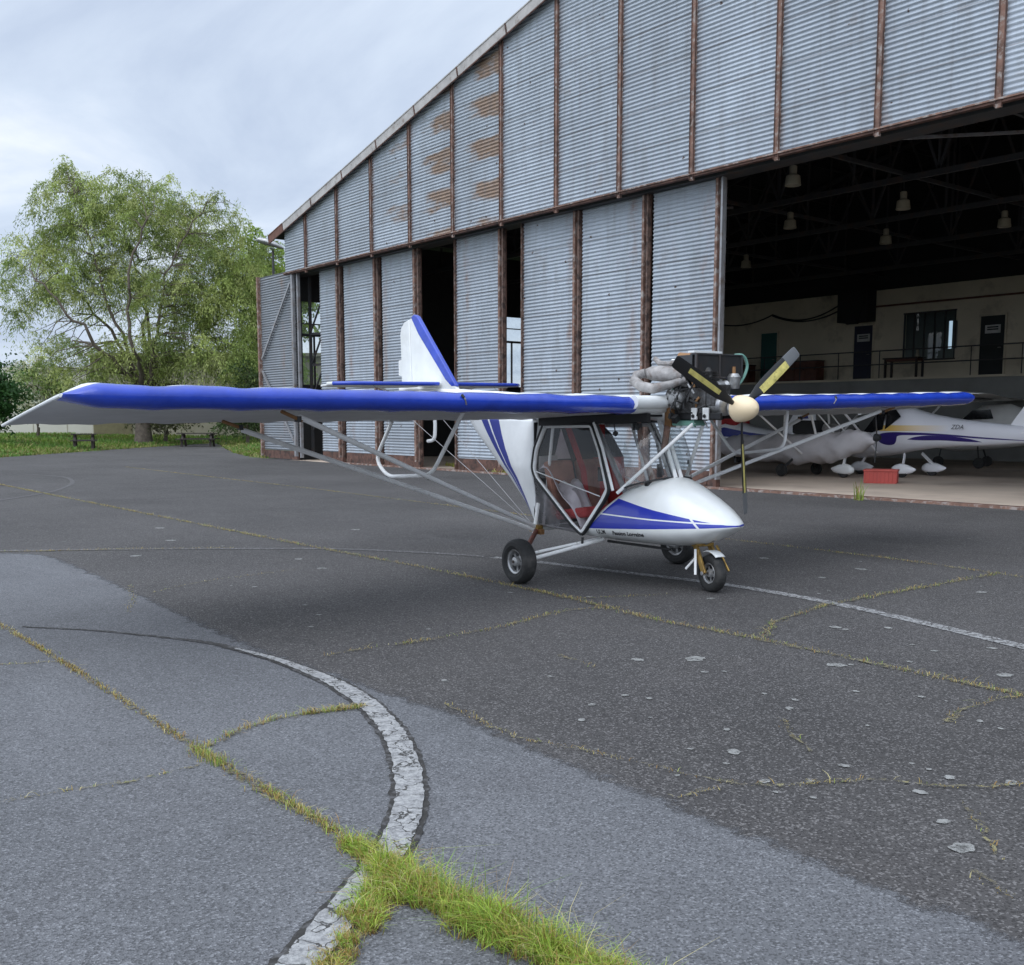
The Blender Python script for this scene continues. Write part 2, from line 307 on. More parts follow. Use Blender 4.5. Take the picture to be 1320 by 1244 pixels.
# ------------------------------------------------------------------ mesh building
class MB:
    def __init__(s): s.v = []; s.f = []; s.m = []; s.mats = []
    def mi(s, m):
        if m not in s.mats: s.mats.append(m)
        return s.mats.index(m)
    def add(s, vs, fs, m):
        o = len(s.v); i = s.mi(m); s.v += [tuple(map(float, q)) for q in vs]
        for f in fs: s.f.append(tuple(o+k for k in f)); s.m.append(i)
        return s
    def box(s, c, size, m, rot=None):
        x, y, z = [q/2 for q in size]
        vs = [Vector((a*x, b*y, d*z)) for a in (-1, 1) for b in (-1, 1) for d in (-1, 1)]
        if rot is not None:
            rm = Euler(rot).to_matrix() if not isinstance(rot, Matrix) else rot
            vs = [rm @ q for q in vs]
        vs = [q+Vector(c) for q in vs]
        return s.add(vs, [(0, 1, 3, 2), (4, 6, 7, 5), (0, 4, 5, 1), (2, 3, 7, 6), (0, 2, 6, 4), (1, 5, 7, 3)], m)
    def bar(s, a, b, wd, ht, m, up=(0, 0, 1)):
        a = Vector(a); b = Vector(b); d = b-a; L = d.length; d.normalize()
        u = Vector(up)
        if abs(u.dot(d)) > .98: u = Vector((1, 0, 0))
        r = d.cross(u).normalized(); u = r.cross(d)
        rm = Matrix((r, d, u)).transposed()
        return s.box((a+b)/2, (wd, L, ht), m, rm)
    def tube(s, pts, r, m, n=10, caps=True, closed=False):
        pts = [Vector(p) for p in pts]; k = len(pts)
        rs = r if isinstance(r, (list, tuple)) else [r]*k
        vs = []; fs = []; prev = None
        for i, p in enumerate(pts):
            if closed: d = pts[(i+1) % k]-pts[i-1]
            else: d = pts[min(i+1, k-1)]-pts[max(i-1, 0)]
            d.normalize()
            if prev is None:
                u = Vector((0, 0, 1)) if abs(d.z) < .9 else Vector((1, 0, 0))
            else: u = prev
            u = (u-d*u.dot(d)).normalized(); prev = u; q = d.cross(u)
            for j in range(n):
                a = 2*math.pi*j/n; vs.append(p+(u*math.cos(a)+q*math.sin(a))*rs[i])
        for i in range(k if closed else k-1):
            i2 = (i+1) % k
            for j in range(n): fs.append((i*n+j, i*n+(j+1) % n, i2*n+(j+1) % n, i2*n+j))
        if caps and not closed: fs += [tuple(range(n))[::-1], tuple((k-1)*n+j for j in range(n))]
        return s.add(vs, fs, m)
    def lathe(s, prof, m, c=(0, 0, 0), axis='Z', n=24, mfun=None, caps=True):
        vs = []; k = len(prof); c = Vector(c)
        for r, h in prof:
            for j in range(n):
                a = 2*math.pi*j/n; x, y = r*math.cos(a), r*math.sin(a)
                vs.append(c+Vector({'Z': (x, y, h), 'X': (h, x, y), 'Y': (y, h, x)}[axis]))
        for i in range(k-1):
            fs = [(i*n+j, i*n+(j+1) % n, (i+1)*n+(j+1) % n, (i+1)*n+j) for j in range(n)]
            if i == 0: s.add(vs, fs, mfun(0) if mfun else m); o = len(s.v)-len(vs)
            else:
                mi = s.mi(mfun(i) if mfun else m)
                for f in fs: s.f.append(tuple(o+q for q in f)); s.m.append(mi)
        for end, i in ((0, 0), (1, k-1)):
            if caps and prof[i][0] > 1e-4:
                f = tuple(o+i*n+j for j in range(n)); s.f.append(f if end else f[::-1]); s.m.append(s.mi(m))
        return s
    def grid(s, rows, m, mfun=None, closed=False):
        a = len(rows); b = len(rows[0]); vs = [q for r in rows for q in r]; o = len(s.v)
        s.v += [tuple(map(float, q)) for q in vs]
        for i in range(a-1):
            for j in range(b if closed else b-1):
                j2 = (j+1) % b
                s.f.append((o+i*b+j, o+i*b+j2, o+(i+1)*b+j2, o+(i+1)*b+j)); s.m.append(s.mi(mfun(i, j) if mfun else m))
        return s
    def prism(s, poly, a, b, m, axis='Y'):          # polygon in the other two axes, pushed from a to b
        k = len(poly)
        def P3(p, q): return {'Y': (p[0], q, p[1]), 'X': (q, p[0], p[1]), 'Z': (p[0], p[1], q)}[axis]
        vs = [P3(p, a) for p in poly]+[P3(p, b) for p in poly]
        fs = [tuple(range(k)), tuple(range(2*k-1, k-1, -1))]+[(i, i+k, (i+1) % k+k, (i+1) % k) for i in range(k)]
        return s.add(vs, fs, m)
    def build(s, name, parent=None, smooth=True, ang=35, bev=0, fixn=True, solid=0, weld=0):
        me = bpy.data.meshes.new(name); me.from_pydata(s.v, [], s.f)
        for q in s.mats: me.materials.append(q)
        me.polygons.foreach_set('material_index', s.m)
        if fixn:
            bm = bmesh.new(); bm.from_mesh(me)
            if weld: bmesh.ops.remove_doubles(bm, verts=bm.verts, dist=weld)
            bmesh.ops.recalc_face_normals(bm, faces=bm.faces); bm.to_mesh(me); bm.free()
        if smooth:
            me.polygons.foreach_set('use_smooth', [True]*len(me.polygons)); me.set_sharp_from_angle(angle=R(ang))
        me.update()
        o = bpy.data.objects.new(name, me); COL.objects.link(o)
        if parent is not None: o.parent = parent
        if solid:
            q = o.modifiers.new('thick', 'SOLIDIFY'); q.thickness = solid; q.offset = 0
        if bev:
            q = o.modifiers.new('bevel', 'BEVEL'); q.width = bev; q.segments = 2; q.limit_method = 'ANGLE'; q.angle_limit = R(40)
        return o
def tag(o, label=None, cat=None, group=None, kind=None):
    if label: o['label'] = label
    if cat: o['category'] = cat
    if group: o['group'] = group
    if kind: o['kind'] = kind
    return o
def thing(name, label, cat, loc=(0, 0, 0), rz=0, group=None):
    o = bpy.data.objects.new(name, None); COL.objects.link(o); o.location = loc; o.rotation_euler = (0, 0, rz)
    o.empty_display_size = .2
    return tag(o, label, cat, group)
def struct(o): return tag(o, kind='structure')
def dup(root, loc, rz=None, label=None):
    r = root.copy(); COL.objects.link(r); r.location = loc
    if rz is not None: r.rotation_euler = (0, 0, rz)
    if label: r['label'] = label
    for ch in list(root.children):
        c = ch.copy(); COL.objects.link(c); c.parent = r
        for g in list(ch.children):
            d = g.copy(); COL.objects.link(d); d.parent = c
    return r
def arcs(pts, rad=.06, n=5):                        # round the corners of a bent tube
    pts = [Vector(p) for p in pts]; out = [pts[0]]
    for i in range(1, len(pts)-1):
        a = (pts[i-1]-pts[i]); b = (pts[i+1]-pts[i]); la = min(rad, a.length*.45); lb = min(rad, b.length*.45)
        p0 = pts[i]+a.normalized()*la; p2 = pts[i]+b.normalized()*lb
        for k in range(n+1):
            t = k/n; out.append(p0*(1-t)**2+pts[i]*2*t*(1-t)+p2*t*t)
    out.append(pts[-1]); return out
def lerp(xs, ys):
    return lambda x: float(np.interp(x, xs, ys))
def color_mesh(name, V, F, cols, mt, parent=None):  # many small faces with a tone of their own
    me = bpy.data.meshes.new(name)
    V = np.asarray(V, dtype=np.float32); F = np.asarray(F, dtype=np.int32); n = len(F); k = F.shape[1]
    me.vertices.add(len(V)); me.vertices.foreach_set('co', V.ravel())
    me.loops.add(n*k); me.loops.foreach_set('vertex_index', F.ravel())
    me.polygons.add(n); me.polygons.foreach_set('loop_start', np.arange(0, n*k, k, dtype=np.int32))
    try: me.polygons.foreach_set('loop_total', np.full(n, k, dtype=np.int32))
    except Exception: pass
    at = me.attributes.new('tone', 'FLOAT_COLOR', 'POINT')
    c4 = np.ones((len(V), 4), dtype=np.float32); c4[:, :3] = cols; at.data.foreach_set('color', c4.ravel())
    me.materials.append(mt); me.update(calc_edges=True); me.validate()
    o = bpy.data.objects.new(name, me); COL.objects.link(o)
    if parent is not None: o.parent = parent
    return o
# ------------------------------------------------------------------ ground
def sheet(name, poly, z, m):
    me = bpy.data.meshes.new(name); me.from_pydata([(p[0], p[1], z) for p in poly], [], [tuple(range(len(poly)))]); me.materials.append(m)
    o = bpy.data.objects.new(name, me); COL.objects.link(o)
    if me.polygons[0].normal.z < 0: me.flip_normals()
    return o
struct(sheet('ground', [(-1500, -1500), (1500, -1500), (1500, 1500), (-1500, 1500)], -.03, M['grassground']))
struct(sheet('apron', [(-75, -70), (70, -70), (70, 60), (-75, 60)], 0, M['apron']))
def resample(pts, step):
    out = []; pts = [np.array(p, float) for p in pts]
    for a, b in zip(pts[:-1], pts[1:]):
        n = max(1, int(np.linalg.norm(b-a)/step))
        for i in range(n): out.append(a+(b-a)*i/n)
    out.append(pts[-1]); return out
def smooth_line(pts, step=.08, it=12):
    q = np.array(resample(pts, step))
    for _ in range(it): q[1:-1] = .25*q[:-2]+.5*q[1:-1]+.25*q[2:]
    return q
# paler resurfaced area in the foreground
bp = [(-400, 716), (-60, 713), (60, 712), (130, 742), (200, 772), (262, 803), (330, 832), (385, 853), (440, 872), (500, 889), (560, 907), (610, 926), (660, 951), (720, 976), (800, 1006), (880, 1037),
      (960, 1068), (1050, 1102), (1130, 1134), (1200, 1162), (1290, 1195), (1400, 1240), (1600, 1320)]
pp = [q for q in smooth_line([G(a, c) for a, c in bp], .12, 25)]
pp += [np.array([8, 4, 0]), np.array([8, -30, 0]), np.array([-40, -30, 0])]
nE = len(pp)-3; EL = np.array([q[:2] for q in pp[:nE]]); dE = np.gradient(EL, axis=0); dE /= np.linalg.norm(dE, axis=1)[:, None]; nrmE = np.stack([dE[:, 1], -dE[:, 0]], 1)
if (nrmE[nE//2] @ (np.array([0, 0])-EL[nE//2])) < 0: nrmE = -nrmE          # towards the viewer's side
IN = EL+nrmE*.20; OUT = EL-nrmE*.16; IN2 = EL+nrmE*.26
struct(sheet('resurfaced_apron', [(a, c, 0) for a, c in IN]+pp[nE:], .004, M['patch']))
M['patchedge'] = M['patch'].copy(); M['patchedge'].name = 'pale_asphalt_worn_edge'; _t = M['patchedge'].node_tree
_a = nd(_t, 'ShaderNodeAttribute', attribute_name='across'); _n = noise(_t, pos(_t, 'World'), 7, 9, .8)
_t.links.new(ramp(_t, math_(_t, 'ADD', math_(_t, 'SUBTRACT', _n, .5), math_(_t, 'MULTIPLY', _a.outputs['Fac'], 1.0)), .40, .56), _t.nodes['Principled BSDF'].inputs['Alpha'])
b = MB(); b.grid([[(q[0], q[1], .002), (r_[0], r_[1], .002)] for q, r_ in zip(OUT, IN2)], M['patchedge']); o = b.build('resurfaced_apron_edge', smooth=False)
at = o.data.attributes.new('across', 'FLOAT', 'POINT'); at.data.foreach_set('value', np.tile([0.0, 1.0], nE).astype(np.float32)); struct(o)

def ribbon(name, line, wd, z, m, jit=0.0, bias=0.0):
    L = np.array(line); d = np.gradient(L, axis=0); d[:, 2] = 0; d /= np.linalg.norm(d, axis=1)[:, None]+1e-9
    nrm = np.stack([-d[:, 1], d[:, 0], 0*d[:, 0]], 1)
    wv = wd(np.linspace(0, 1, len(L))) if callable(wd) else np.full(len(L), wd)
    ja = rng.normal(0, jit, len(L)); jb = rng.normal(0, jit, len(L))
    A = L+nrm*(wv/2+ja+bias)[:, None]; B = L-nrm*(wv/2+jb-bias)[:, None]; A[:, 2] = B[:, 2] = z
    b = MB(); b.grid([[tuple(p), tuple(q)] for p, q in zip(A, B)], m)
    return b.build(name, smooth=False)
def px(*l): return [G(a, b) for a, b in l]
arc = smooth_line(px((28, 809), (130, 814), (270, 829), (360, 852), (430, 880), (475, 908), (508, 945), (525, 985), (530, 1030), (521, 1070), (500, 1108), (466, 1150), (440, 1183), (408, 1220), (372, 1262), (335, 1305)), .03, 40)
struct(ribbon('tar_border', arc, lambda t: np.interp(t, [0, .2, .35, .5, 1], [.03, .04, .085, .15, .165]), .008, M['tar'], .004))
k = int(len(arc)*.30)
o = struct(ribbon('painted_arc_line', arc[k:], lambda t: np.interp(t, [0, .15, .3, 1], [.035, .065, .11, .122]), .012, M['paint'], .004)); o.color = (.20, 0, 0, 1)
tx = smooth_line(px((-80, 712), (0, 710), (200, 708), (430, 707), (560, 713), (650, 719), (760, 733), (950, 755), (1100, 782), (1320, 834), (1500, 880)), .1, 30)
kt = int(np.argmin(np.abs(tx-G(640, 718)).sum(1)))
o = struct(ribbon('faded_taxi_line', tx[:kt], .11, .004, M['paint'])); o.color = (.43, 0, 0, 1)
o = struct(ribbon('faded_taxi_line', tx[kt:], .13, .004, M['paint'])); o.color = (.33, 0, 0, 1)
o = struct(ribbon('faint_arc_line', smooth_line(px((-30, 650), (20, 642), (70, 634), (96, 623), (88, 615), (40, 611), (-30, 612)), .2, 20), .10, .004, M['paint'])); o.color = (.47, 0, 0, 1)

# cracks and slab joints with weeds growing in them: (pixels, crack width, blades per metre, blade height, straw share, spread)
cracks = [
 ([(-60, 612), (0, 625), (50, 635), (400, 705), (560, 735), (740, 773), (840, 799), (1000, 829), (1180, 868), (1320, 898), (1420, 920)], .05, 85, .035, .55, .05),
 ([(160, 602), (400, 630), (600, 655), (780, 677), (950, 697), (1150, 721), (1320, 745), (1450, 765)], .04, 55, .03, .6, .05),
 ([(420, 846), (480, 836), (550, 826), (600, 818), (645, 810), (690, 797), (740, 786), (800, 784)], .03, 55, .03, .5, .04),
 ([(740, 772), (800, 770), (860, 767)], .02, 30, .025, .6, .04),
 ([(985, 822), (990, 812), (1000, 802), (1060, 782), (1120, 770), (1200, 756), (1285, 740)], .035, 70, .035, .4, .05),
 ([(1218, 932), (1232, 918), (1260, 908), (1320, 897)], .03, 60, .03, .6, .04),
 ([(575, 908), (660, 951), (760, 970), (870, 996), (960, 1016), (1060, 1012), (1130, 1004), (1180, 1010), (1240, 1021), (1330, 1010)], .02, 45, .022, .75, .03),
 ([(870, 1030), (930, 1018)], .02, 30, .02, .7, .03),
 ([(1008, 928), (1012, 945), (1030, 955), (1048, 970)], .02, 25, .02, .8, .03),
 ([(1238, 1035), (1262, 1060), (1280, 1090), (1288, 1110)], .016, 30, .018, .8, .03),
 ([(1250, 1125), (1275, 1140), (1300, 1160)], .016, 40, .02, .7, .03),
 ([(720, 845), (770, 862)], .02, 25, .02, .7, .03),
 ([(-40, 712), (60, 711), (170, 708), (300, 707)], .05, 60, .03, .7, .05),
 ([(195, 765), (250, 752), (380, 735)], .02, 18, .02, .7, .03),
 ([(165, 790), (172, 775), (168, 755)], .02, 20, .02, .7, .03),
 ([(-30, 860), (40, 856), (75, 854), (95, 853)], .02, 40, .025, .7, .02),
 ([(-40, 1044), (0, 1037), (40, 1027), (90, 1021), (140, 1014), (190, 1008), (230, 994), (262, 984)], .018, 60, .025, .6, .02),
 ([(265, 966), (285, 955), (310, 941), (345, 931), (380, 923), (430, 918), (468, 913)], .03, 260, .045, .45, .025),
]
mainline = [(-60, 768), (0, 806), (75, 851), (160, 905), (210, 938), (262, 972), (330, 1015), (380, 1042), (420, 1066), (455, 1092), (480, 1112)]
bigline = [(452, 1090), (478, 1110), (497, 1128), (520, 1146), (560, 1165), (610, 1190), (660, 1212), (715, 1238), (780, 1275), (860, 1320)]
armline = [(502, 1130), (490, 1160), (474, 1188), (452, 1218), (428, 1250), (400, 1288)]
GREEN = np.array([[.22, .33, .05], [.30, .40, .07], [.38, .44, .11], [.18, .28, .05]]); STRAW = np.array([[.46, .38, .13], [.44, .31, .09], [.52, .46, .23], [.33, .20, .07]])
def blades(pts, n, hgt, straw, spread, V, F, Cc, wdt=.0022, lean=.6, hvar=.5, redbase=0.0):
    L = np.array(smooth_line(pts, .05, 6)); seg = np.linalg.norm(np.diff(L, axis=0), axis=1); tot = seg.sum(); cum = np.r_[0, seg.cumsum()]
    dens = .35+1.3*rng.random(max(3, int(tot/.25)))**1.5
    for _ in range(int(n*tot)):
        s = rng.random()*tot
        if rng.random() > dens[min(len(dens)-1, int(s/tot*len(dens)))]/1.4: continue
        p = np.array([np.interp(s, cum, L[:, q]) for q in range(3)])
        p[:2] += rng.normal(0, spread, 2)*.6; p[2] = .006
        h = hgt*max(.25, rng.normal(1, hvar)); a = rng.random()*6.283; le = abs(rng.normal(0, lean))*h
        d = np.array([math.cos(a), math.sin(a), 0]); sd_ = np.array([-d[1], d[0], 0])*wdt*(.7+.6*rng.random())
        q1 = p+d*le*.35+np.array([0, 0, h*.6]); q2 = p+d*le+np.array([0, 0, h*(.95-.25*min(1, le/h))])
        o = len(V); V += [p-sd_, p+sd_, q1+sd_*.8, q1-sd_*.8, q2+sd_*.15, q2-sd_*.15]
        F += [(o, o+1, o+2, o+3), (o+3, o+2, o+4, o+5)]
        st = rng.random() < straw; c = (STRAW if st else GREEN)[rng.integers(4)]*(.8+.45*rng.random())
        rb = np.array([.17, .085, .035]) if rng.random() < redbase else c*.8
        Cc += [rb, rb, c, c, c*1.15, c*1.15]
V, F, Cc = [], [], []; nth = 0
for pts, wd, n, hg, st, sp in cracks:
    g = px(*pts); line = smooth_line(g, .06, 4); line[:, :2] += rng.normal(0, .012, (len(line), 2))
    r_ = ribbon('joint_crack', line, wd*.95, .0095, M['moss'], wd*.35); struct(r_)
    blades(g, n*3.4, hg*.5, min(.92, st+.28), sp*.8, V, F, Cc, wdt=.0018, lean=1.5)
g = px(*mainline); line = smooth_line(g, .04, 4); line[:, :2] += rng.normal(0, .006, (len(line), 2))
struct(ribbon('joint_crack', line, lambda t: .02+.03*t, .0095, M['moss'], .008))
blades(px(*mainline[:6]), 520, .014, .9, .025, V, F, Cc, lean=.9, redbase=.5)
blades(px(*mainline[5:]), 1300, .022, .65, .03, V, F, Cc, wdt=.0015, lean=1.0, redbase=.5)
blades(px((250, 965), (262, 975), (285, 990)), 1500, .028, .45, .04, V, F, Cc, wdt=.0016)
blades(px((575, 600), (610, 606), (660, 612)), 200, .10, .5, .12, V, F, Cc, wdt=.006)
tag(color_mesh('crack_weeds', V, F, Cc, M['blade_grass']), kind='stuff')
V, F, Cc = [], [], []
g = px(*bigline); struct(ribbon('joint_crack', smooth_line(g, .03, 5), lambda t: .04+.05*np.minimum(1, t*2), .0095, M['moss'], .012))
g2 = px(*armline); struct(ribbon('joint_crack', smooth_line(g2, .03, 5), .10, .0100, M['moss'], .012))
def tufts(pts, n, hgt, spread, straw, hvar=.5, redbase=.7, per=46):
    L = np.array(smooth_line(pts, .03, 6)); 
    for _ in range(n):
        c = L[rng.integers(len(L))].copy(); c[:2] += rng.normal(0, spread, 2); k = int(per*(.4+1.4*rng.random()**1.5)); hs = hgt*(.45+1.1*rng.random()**1.4); tone = rng.random()
        dirn = rng.normal(0, .35, 2); warm = rng.random() < straw
        for _ in range(k):
            p = c+np.r_[rng.normal(0, .014, 2), 0]; p[2] = .006; h = hs*max(.2, rng.normal(.9, .35)); le = (dirn+rng.normal(0, .55, 2))*h
            d = np.r_[le, 0]; a = rng.random()*3.14; sd_ = np.array([math.cos(a), math.sin(a), 0])*.0013*(.7+.7*rng.random())
            q1 = p+d*.35+np.array([0, 0, h*.62]); q2 = p+d+np.array([0, 0, h*(.95-.2*min(1, np.linalg.norm(le)/h))])
            o = len(V); V.extend([p-sd_, p+sd_, q1+sd_*.8, q1-sd_*.8, q2+sd_*.15, q2-sd_*.15]); F.extend([(o, o+1, o+2, o+3), (o+3, o+2, o+4, o+5)])
            cc = (STRAW if rng.random() < (.75 if warm else .16) else GREEN*np.array([1.05+.3*tone, 1.22, 1.0]))[rng.integers(4)]*(.8+.45*rng.random())
            rb = np.array([.20, .11, .04]) if rng.random() < redbase else cc*.75
            Cc.extend([rb, rb, cc, cc, cc*1.18, cc*1.18])
tufts(g[:4], 80, .036, .020, .5)
tufts(g[2:6], 150, .048, .028, .32)
tufts(g[5:], 190, .056, .036, .30)
tufts(g[2:], 60, .085, .045, .2, per=18)
blades(g[3:], 260, .14, .35, .05, V, F, Cc, lean=.6, wdt=.0009, redbase=.3)
tufts(g2, 95, .026, .024, .85, redbase=.85)
tufts(g2[:3], 60, .045, .03, .3)
tag(color_mesh('joint_grass', V, F, Cc, M['blade_grass']), kind='stuff')
# pale lichen blotches on the asphalt
b = MB()
def blotch(p, r):
    k = 26; ph = 1+.16*np.sin(np.arange(k)*6.283/k*2+rng.random()*6)+.10*np.sin(np.arange(k)*6.283/k*5+rng.random()*6)+rng.normal(0, .03, k); vs = [(p[0]+r*ph[i]*math.cos(6.283*i/k), p[1]+r*ph[i]*math.sin(6.283*i/k), .0045) for i in range(k)]
    b.add(vs, [tuple(range(k))], M['lichen'])
for x, y, s in [(1240, 1094, 34), (946, 970, 22), (1216, 1060, 18), (822, 851, 18), (896, 850, 30), (908, 867, 10), (806, 897, 11), (573, 878, 11), (1078, 858, 24), (1088, 988, 14), (1045, 1008, 12), (1224, 1003, 16), (1186, 1022, 18), (1304, 1010, 18),
    (1077, 809, 16), (1090, 812, 10), (1145, 810, 12), (1278, 836, 12), (1295, 871, 20), (1188, 899, 9), (1025, 903, 10), (1018, 914, 14), (986, 1008, 16), (1048, 1029, 10), (763, 909, 12), (916, 772, 12), (760, 770, 10), (1110, 734, 16), (985, 720, 14),
    (1265, 764, 14), (1060, 745, 12), (206, 681, 14), (220, 697, 14), (175, 717, 14), (415, 733, 12), (458, 683, 12), (385, 721, 12), (411, 793, 8), (328, 757, 8), (985, 895, 8), (1290, 940, 8), (1000, 1022, 8), (1175, 985, 8)]:
    p = G(x, y); d = np.linalg.norm(p); blotch(p, s*.45*d/1340)
for _ in range(110):
    x = rng.uniform(60, 1320); y = 600+640*rng.random()**1.3
    if y > 700+.42*x-20: continue
    p = G(x, y); blotch(p, rng.uniform(.008, .022))
tag(b.build('lichen_spots', smooth=False), kind='stuff')
# ------------------------------------------------------------------ the hangar
FY = 17.2; XL, XR, XM = -35.1, 17.1, -9.0; LZ = 6.66; SL = .24
def ztop(x): return 8.15+SL*((x-XL) if x < XM else (2*XM-x-XL))
hangar = thing('hangar', 'old steel aircraft hangar clad in rusting corrugated sheet with open sliding doors', 'hangar', (0, 0, 0))
def corr_panel(name, x0, x1, z0, z1, y, m, rust=0.0, amp=.0145, pitch=.09, seg=8, flip=1, parent=hangar):
    b = MB(); f = z1 if callable(z1) else (lambda x: z1); hi = max(f(x0), f(x1)); n = int((hi-z0)/(pitch/seg))
    rows = []; ph = random.random()*6
    for i in range(n+1):
        z = z0+(hi-z0)*i/n; yy = y-flip*amp*math.sin(2*math.pi*z/pitch+ph)
        a, c = x0, x1
        if z > min(f(x0), f(x1)):
            t = (z-f(x0))/(f(x1)-f(x0)) if f(x1) != f(x0) else 1
            t = min(max(t, 0), 1)
            if f(x1) > f(x0): a = x0+(x1-x0)*t
            else: c = x0+(x1-x0)*t
        rows.append([(a, yy, z), ((a+c)/2, yy, z), (c, yy, z)])
    b.grid(rows, m); o = b.build(name, parent, ang=80); o.color = (rust, 0, 0, 1); return o
PW = 2.217; xs = [-35.1]+[-33.39+PW*i for i in range(12)]
rusts = [.0, 0, .05, .45, .78, .74, .12, .06, .02, .02, .0, .0]
for i in range(12): corr_panel('upper_panel', xs[i]+.03, xs[i+1]-.03, LZ, ztop, FY, M['corr'], rusts[i])
corr_panel('gable_cladding', xs[12]+.03, XR, LZ, ztop, FY, M['corr'], .1, seg=4)
for i, x in enumerate(xs[1:]):
    b = MB(); zt = ztop(x)-.05
    b.box((x, FY-.03, (LZ-.12+zt)/2), (.10, .045, zt-LZ+.12), M['rustpost'])
    b.box((x-.055, FY-.06, (LZ-.10+zt)/2), (.012, .03, zt-LZ+.1), M['rust']); b.box((x+.055, FY-.06, (LZ-.10+zt)/2), (.012, .03, zt-LZ+.1), M['rust'])
    b.build('panel_post', hangar, smooth=False)
b = MB(); b.box(((XL+XR)/2, FY+.0, LZ-.025), (XR-XL, .12, .045), M['rust']); b.box(((XL+XR)/2, FY-.075, LZ+.012), (XR-XL, .03, .03), M['rustpost'])
b.box(((XL+XR)/2, FY+.45, LZ-.02), (XR-XL, .5, .10), M['steel']); b.build('lintel_beam', hangar, smooth=False)
# barge board along the gable, made of lapped plates
def barge(x0, x1, m):
    b = MB(); a = Vector((x0, FY-.16, ztop(x0)+.02)); c = Vector((x1, FY-.16, ztop(x1)+.02))
    b.bar(a, c, .05, .27, m); b.bar(a+Vector((0, .14, .15)), c+Vector((0, .14, .15)), .36, .03, m)
    d = (c-a).normalized(); b.bar(a+Vector((0, -.03, 0)), a+d*.05+Vector((0, -.03, 0)), .02, .29, M['rust'])
    b.bar(a+Vector((0, -.022, -.145)), c+Vector((0, -.022, -.145)), .03, .03, M['rust'])
    return b.build('barge_board', hangar, smooth=False)
x = -35.99; first = True
while x < XM-.1:
    x2 = min(x+(1.15 if first else PW*.97), XM); barge(x, x2-.015, M['fasciarust'] if first else M['fascia']); x = x2; first = False
barge(XM, XR+.9, M['fascia'])
# roof sheets
b = MB()
for xa, xb in ((-35.99, XM), (XM, XR+.9)):
    za, zb = ztop(xa)+.14, ztop(xb)+.14
    b.add([(xa, FY-.1, za), (xb, FY-.1, zb), (xb, 38.4, zb), (xa, 38.4, za)], [(0, 1, 2, 3)], M['rooftile'])
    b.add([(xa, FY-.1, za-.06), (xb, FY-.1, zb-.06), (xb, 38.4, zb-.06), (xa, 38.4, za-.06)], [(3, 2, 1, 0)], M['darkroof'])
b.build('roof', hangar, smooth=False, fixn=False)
# walls with real openings
def holes(b, axis, at, th, u0, u1, z0, z1, hs, m):
    us = sorted({u0, u1, *[h[0] for h in hs], *[h[1] for h in hs]}); zs = sorted({z0, z1, *[h[2] for h in hs], *[h[3] for h in hs]})
    for a, c in zip(us[:-1], us[1:]):
        run = None
        for p, q in list(zip(zs[:-1], zs[1:]))+[(None, None)]:
            solid = p is not None and not any(h[0] <= (a+c)/2 <= h[1] and h[2] <= (p+q)/2 <= h[3] for h in hs)
            if solid: run = (run[0], q) if run else (p, q)
            elif run:
                s = (c-a, th, run[1]-run[0]); ct = ((a+c)/2, at, sum(run)/2)
                if axis == 'X': s = (th, c-a, s[2]); ct = (at, (a+c)/2, ct[2])
                b.box(ct, s, m); run = None
W1, W2 = (17.75, 19.6, 2.75, 5.75), (25.2, 29.6, 2.85, 5.75)
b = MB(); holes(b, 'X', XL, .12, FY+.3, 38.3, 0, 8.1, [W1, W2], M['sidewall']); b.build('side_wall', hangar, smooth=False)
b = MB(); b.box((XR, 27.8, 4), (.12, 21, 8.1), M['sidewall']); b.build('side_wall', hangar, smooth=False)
for (a, c, p, q), mul, tr in ((W1, [18.3, 18.9], [4.55, 4.95]), (W2, [26.3, 27.55, 28.6], [4.72, 5.27])):
    b = MB()
    for y in mul: b.box((XL, y, (p+tr[0])/2), (.06, .06, tr[0]-p), M['steel'])
    for k, z in enumerate(tr): b.box((XL, (a+c)/2, z), (.07, c-a, .09 if k == 0 else .04), M['steel'])
    for y in (a+.03, c-.03): b.box((XL, y, (p+q)/2), (.08, .06, q-p), M['steel'])
    f = b.build('window', hangar, smooth=False)
    g = MB(); g.add([(XL+.02, a, p), (XL+.02, c, p), (XL+.02, c, q), (XL+.02, a, q)], [(0, 1, 2, 3)], M['winglass']); g.build('pane', f, smooth=False)
# steel bracing behind the first opening
b = MB()
for p, q in [((-34.6, 17.9, .1), (-34.6, 17.9, 6.6)), ((-34.0, 18.1, .1), (-34.0, 18.1, 6.6))]: b.bar(p, q, .09, .09, M['steel'])
for z in (1.0, 2.2, 3.4, 4.6): b.bar((-34.6, 17.9, z), (-34.0, 18.1, z+1.2), .05, .05, M['steel'])
b.bar((-34.6, 17.9, 3.45), (-34.0, 18.1, 3.45), .05, .08, M['steel']); b.bar((-34.6, 17.9, 4.55), (-34.0, 18.1, 4.55), .05, .08, M['steel'])
b.build('wall_bracing', hangar, smooth=False)
BY = 38.0
b = MB(); holes(b, 'Y', BY, .16, XL, XR, 3.0, 6.62, [(-23.24, -21.12, 3.78, 5.6), (-21.16, -21.02, 4.15, 5.2)], M['cream'])
b.build('office_wall', hangar, smooth=False)
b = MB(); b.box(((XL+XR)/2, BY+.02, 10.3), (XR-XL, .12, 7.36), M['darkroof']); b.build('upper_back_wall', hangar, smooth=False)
b = MB(); b.box(((XL+XR)/2, 37.25, 1.5), (XR-XL-.3, 1.33, 3.0), M['lowwall']); b.box(((XL+XR)/2, 37.2, 3.03), (XR-XL-.4, 1.44, .08), M['cream']); b.build('gallery', hangar, smooth=False)
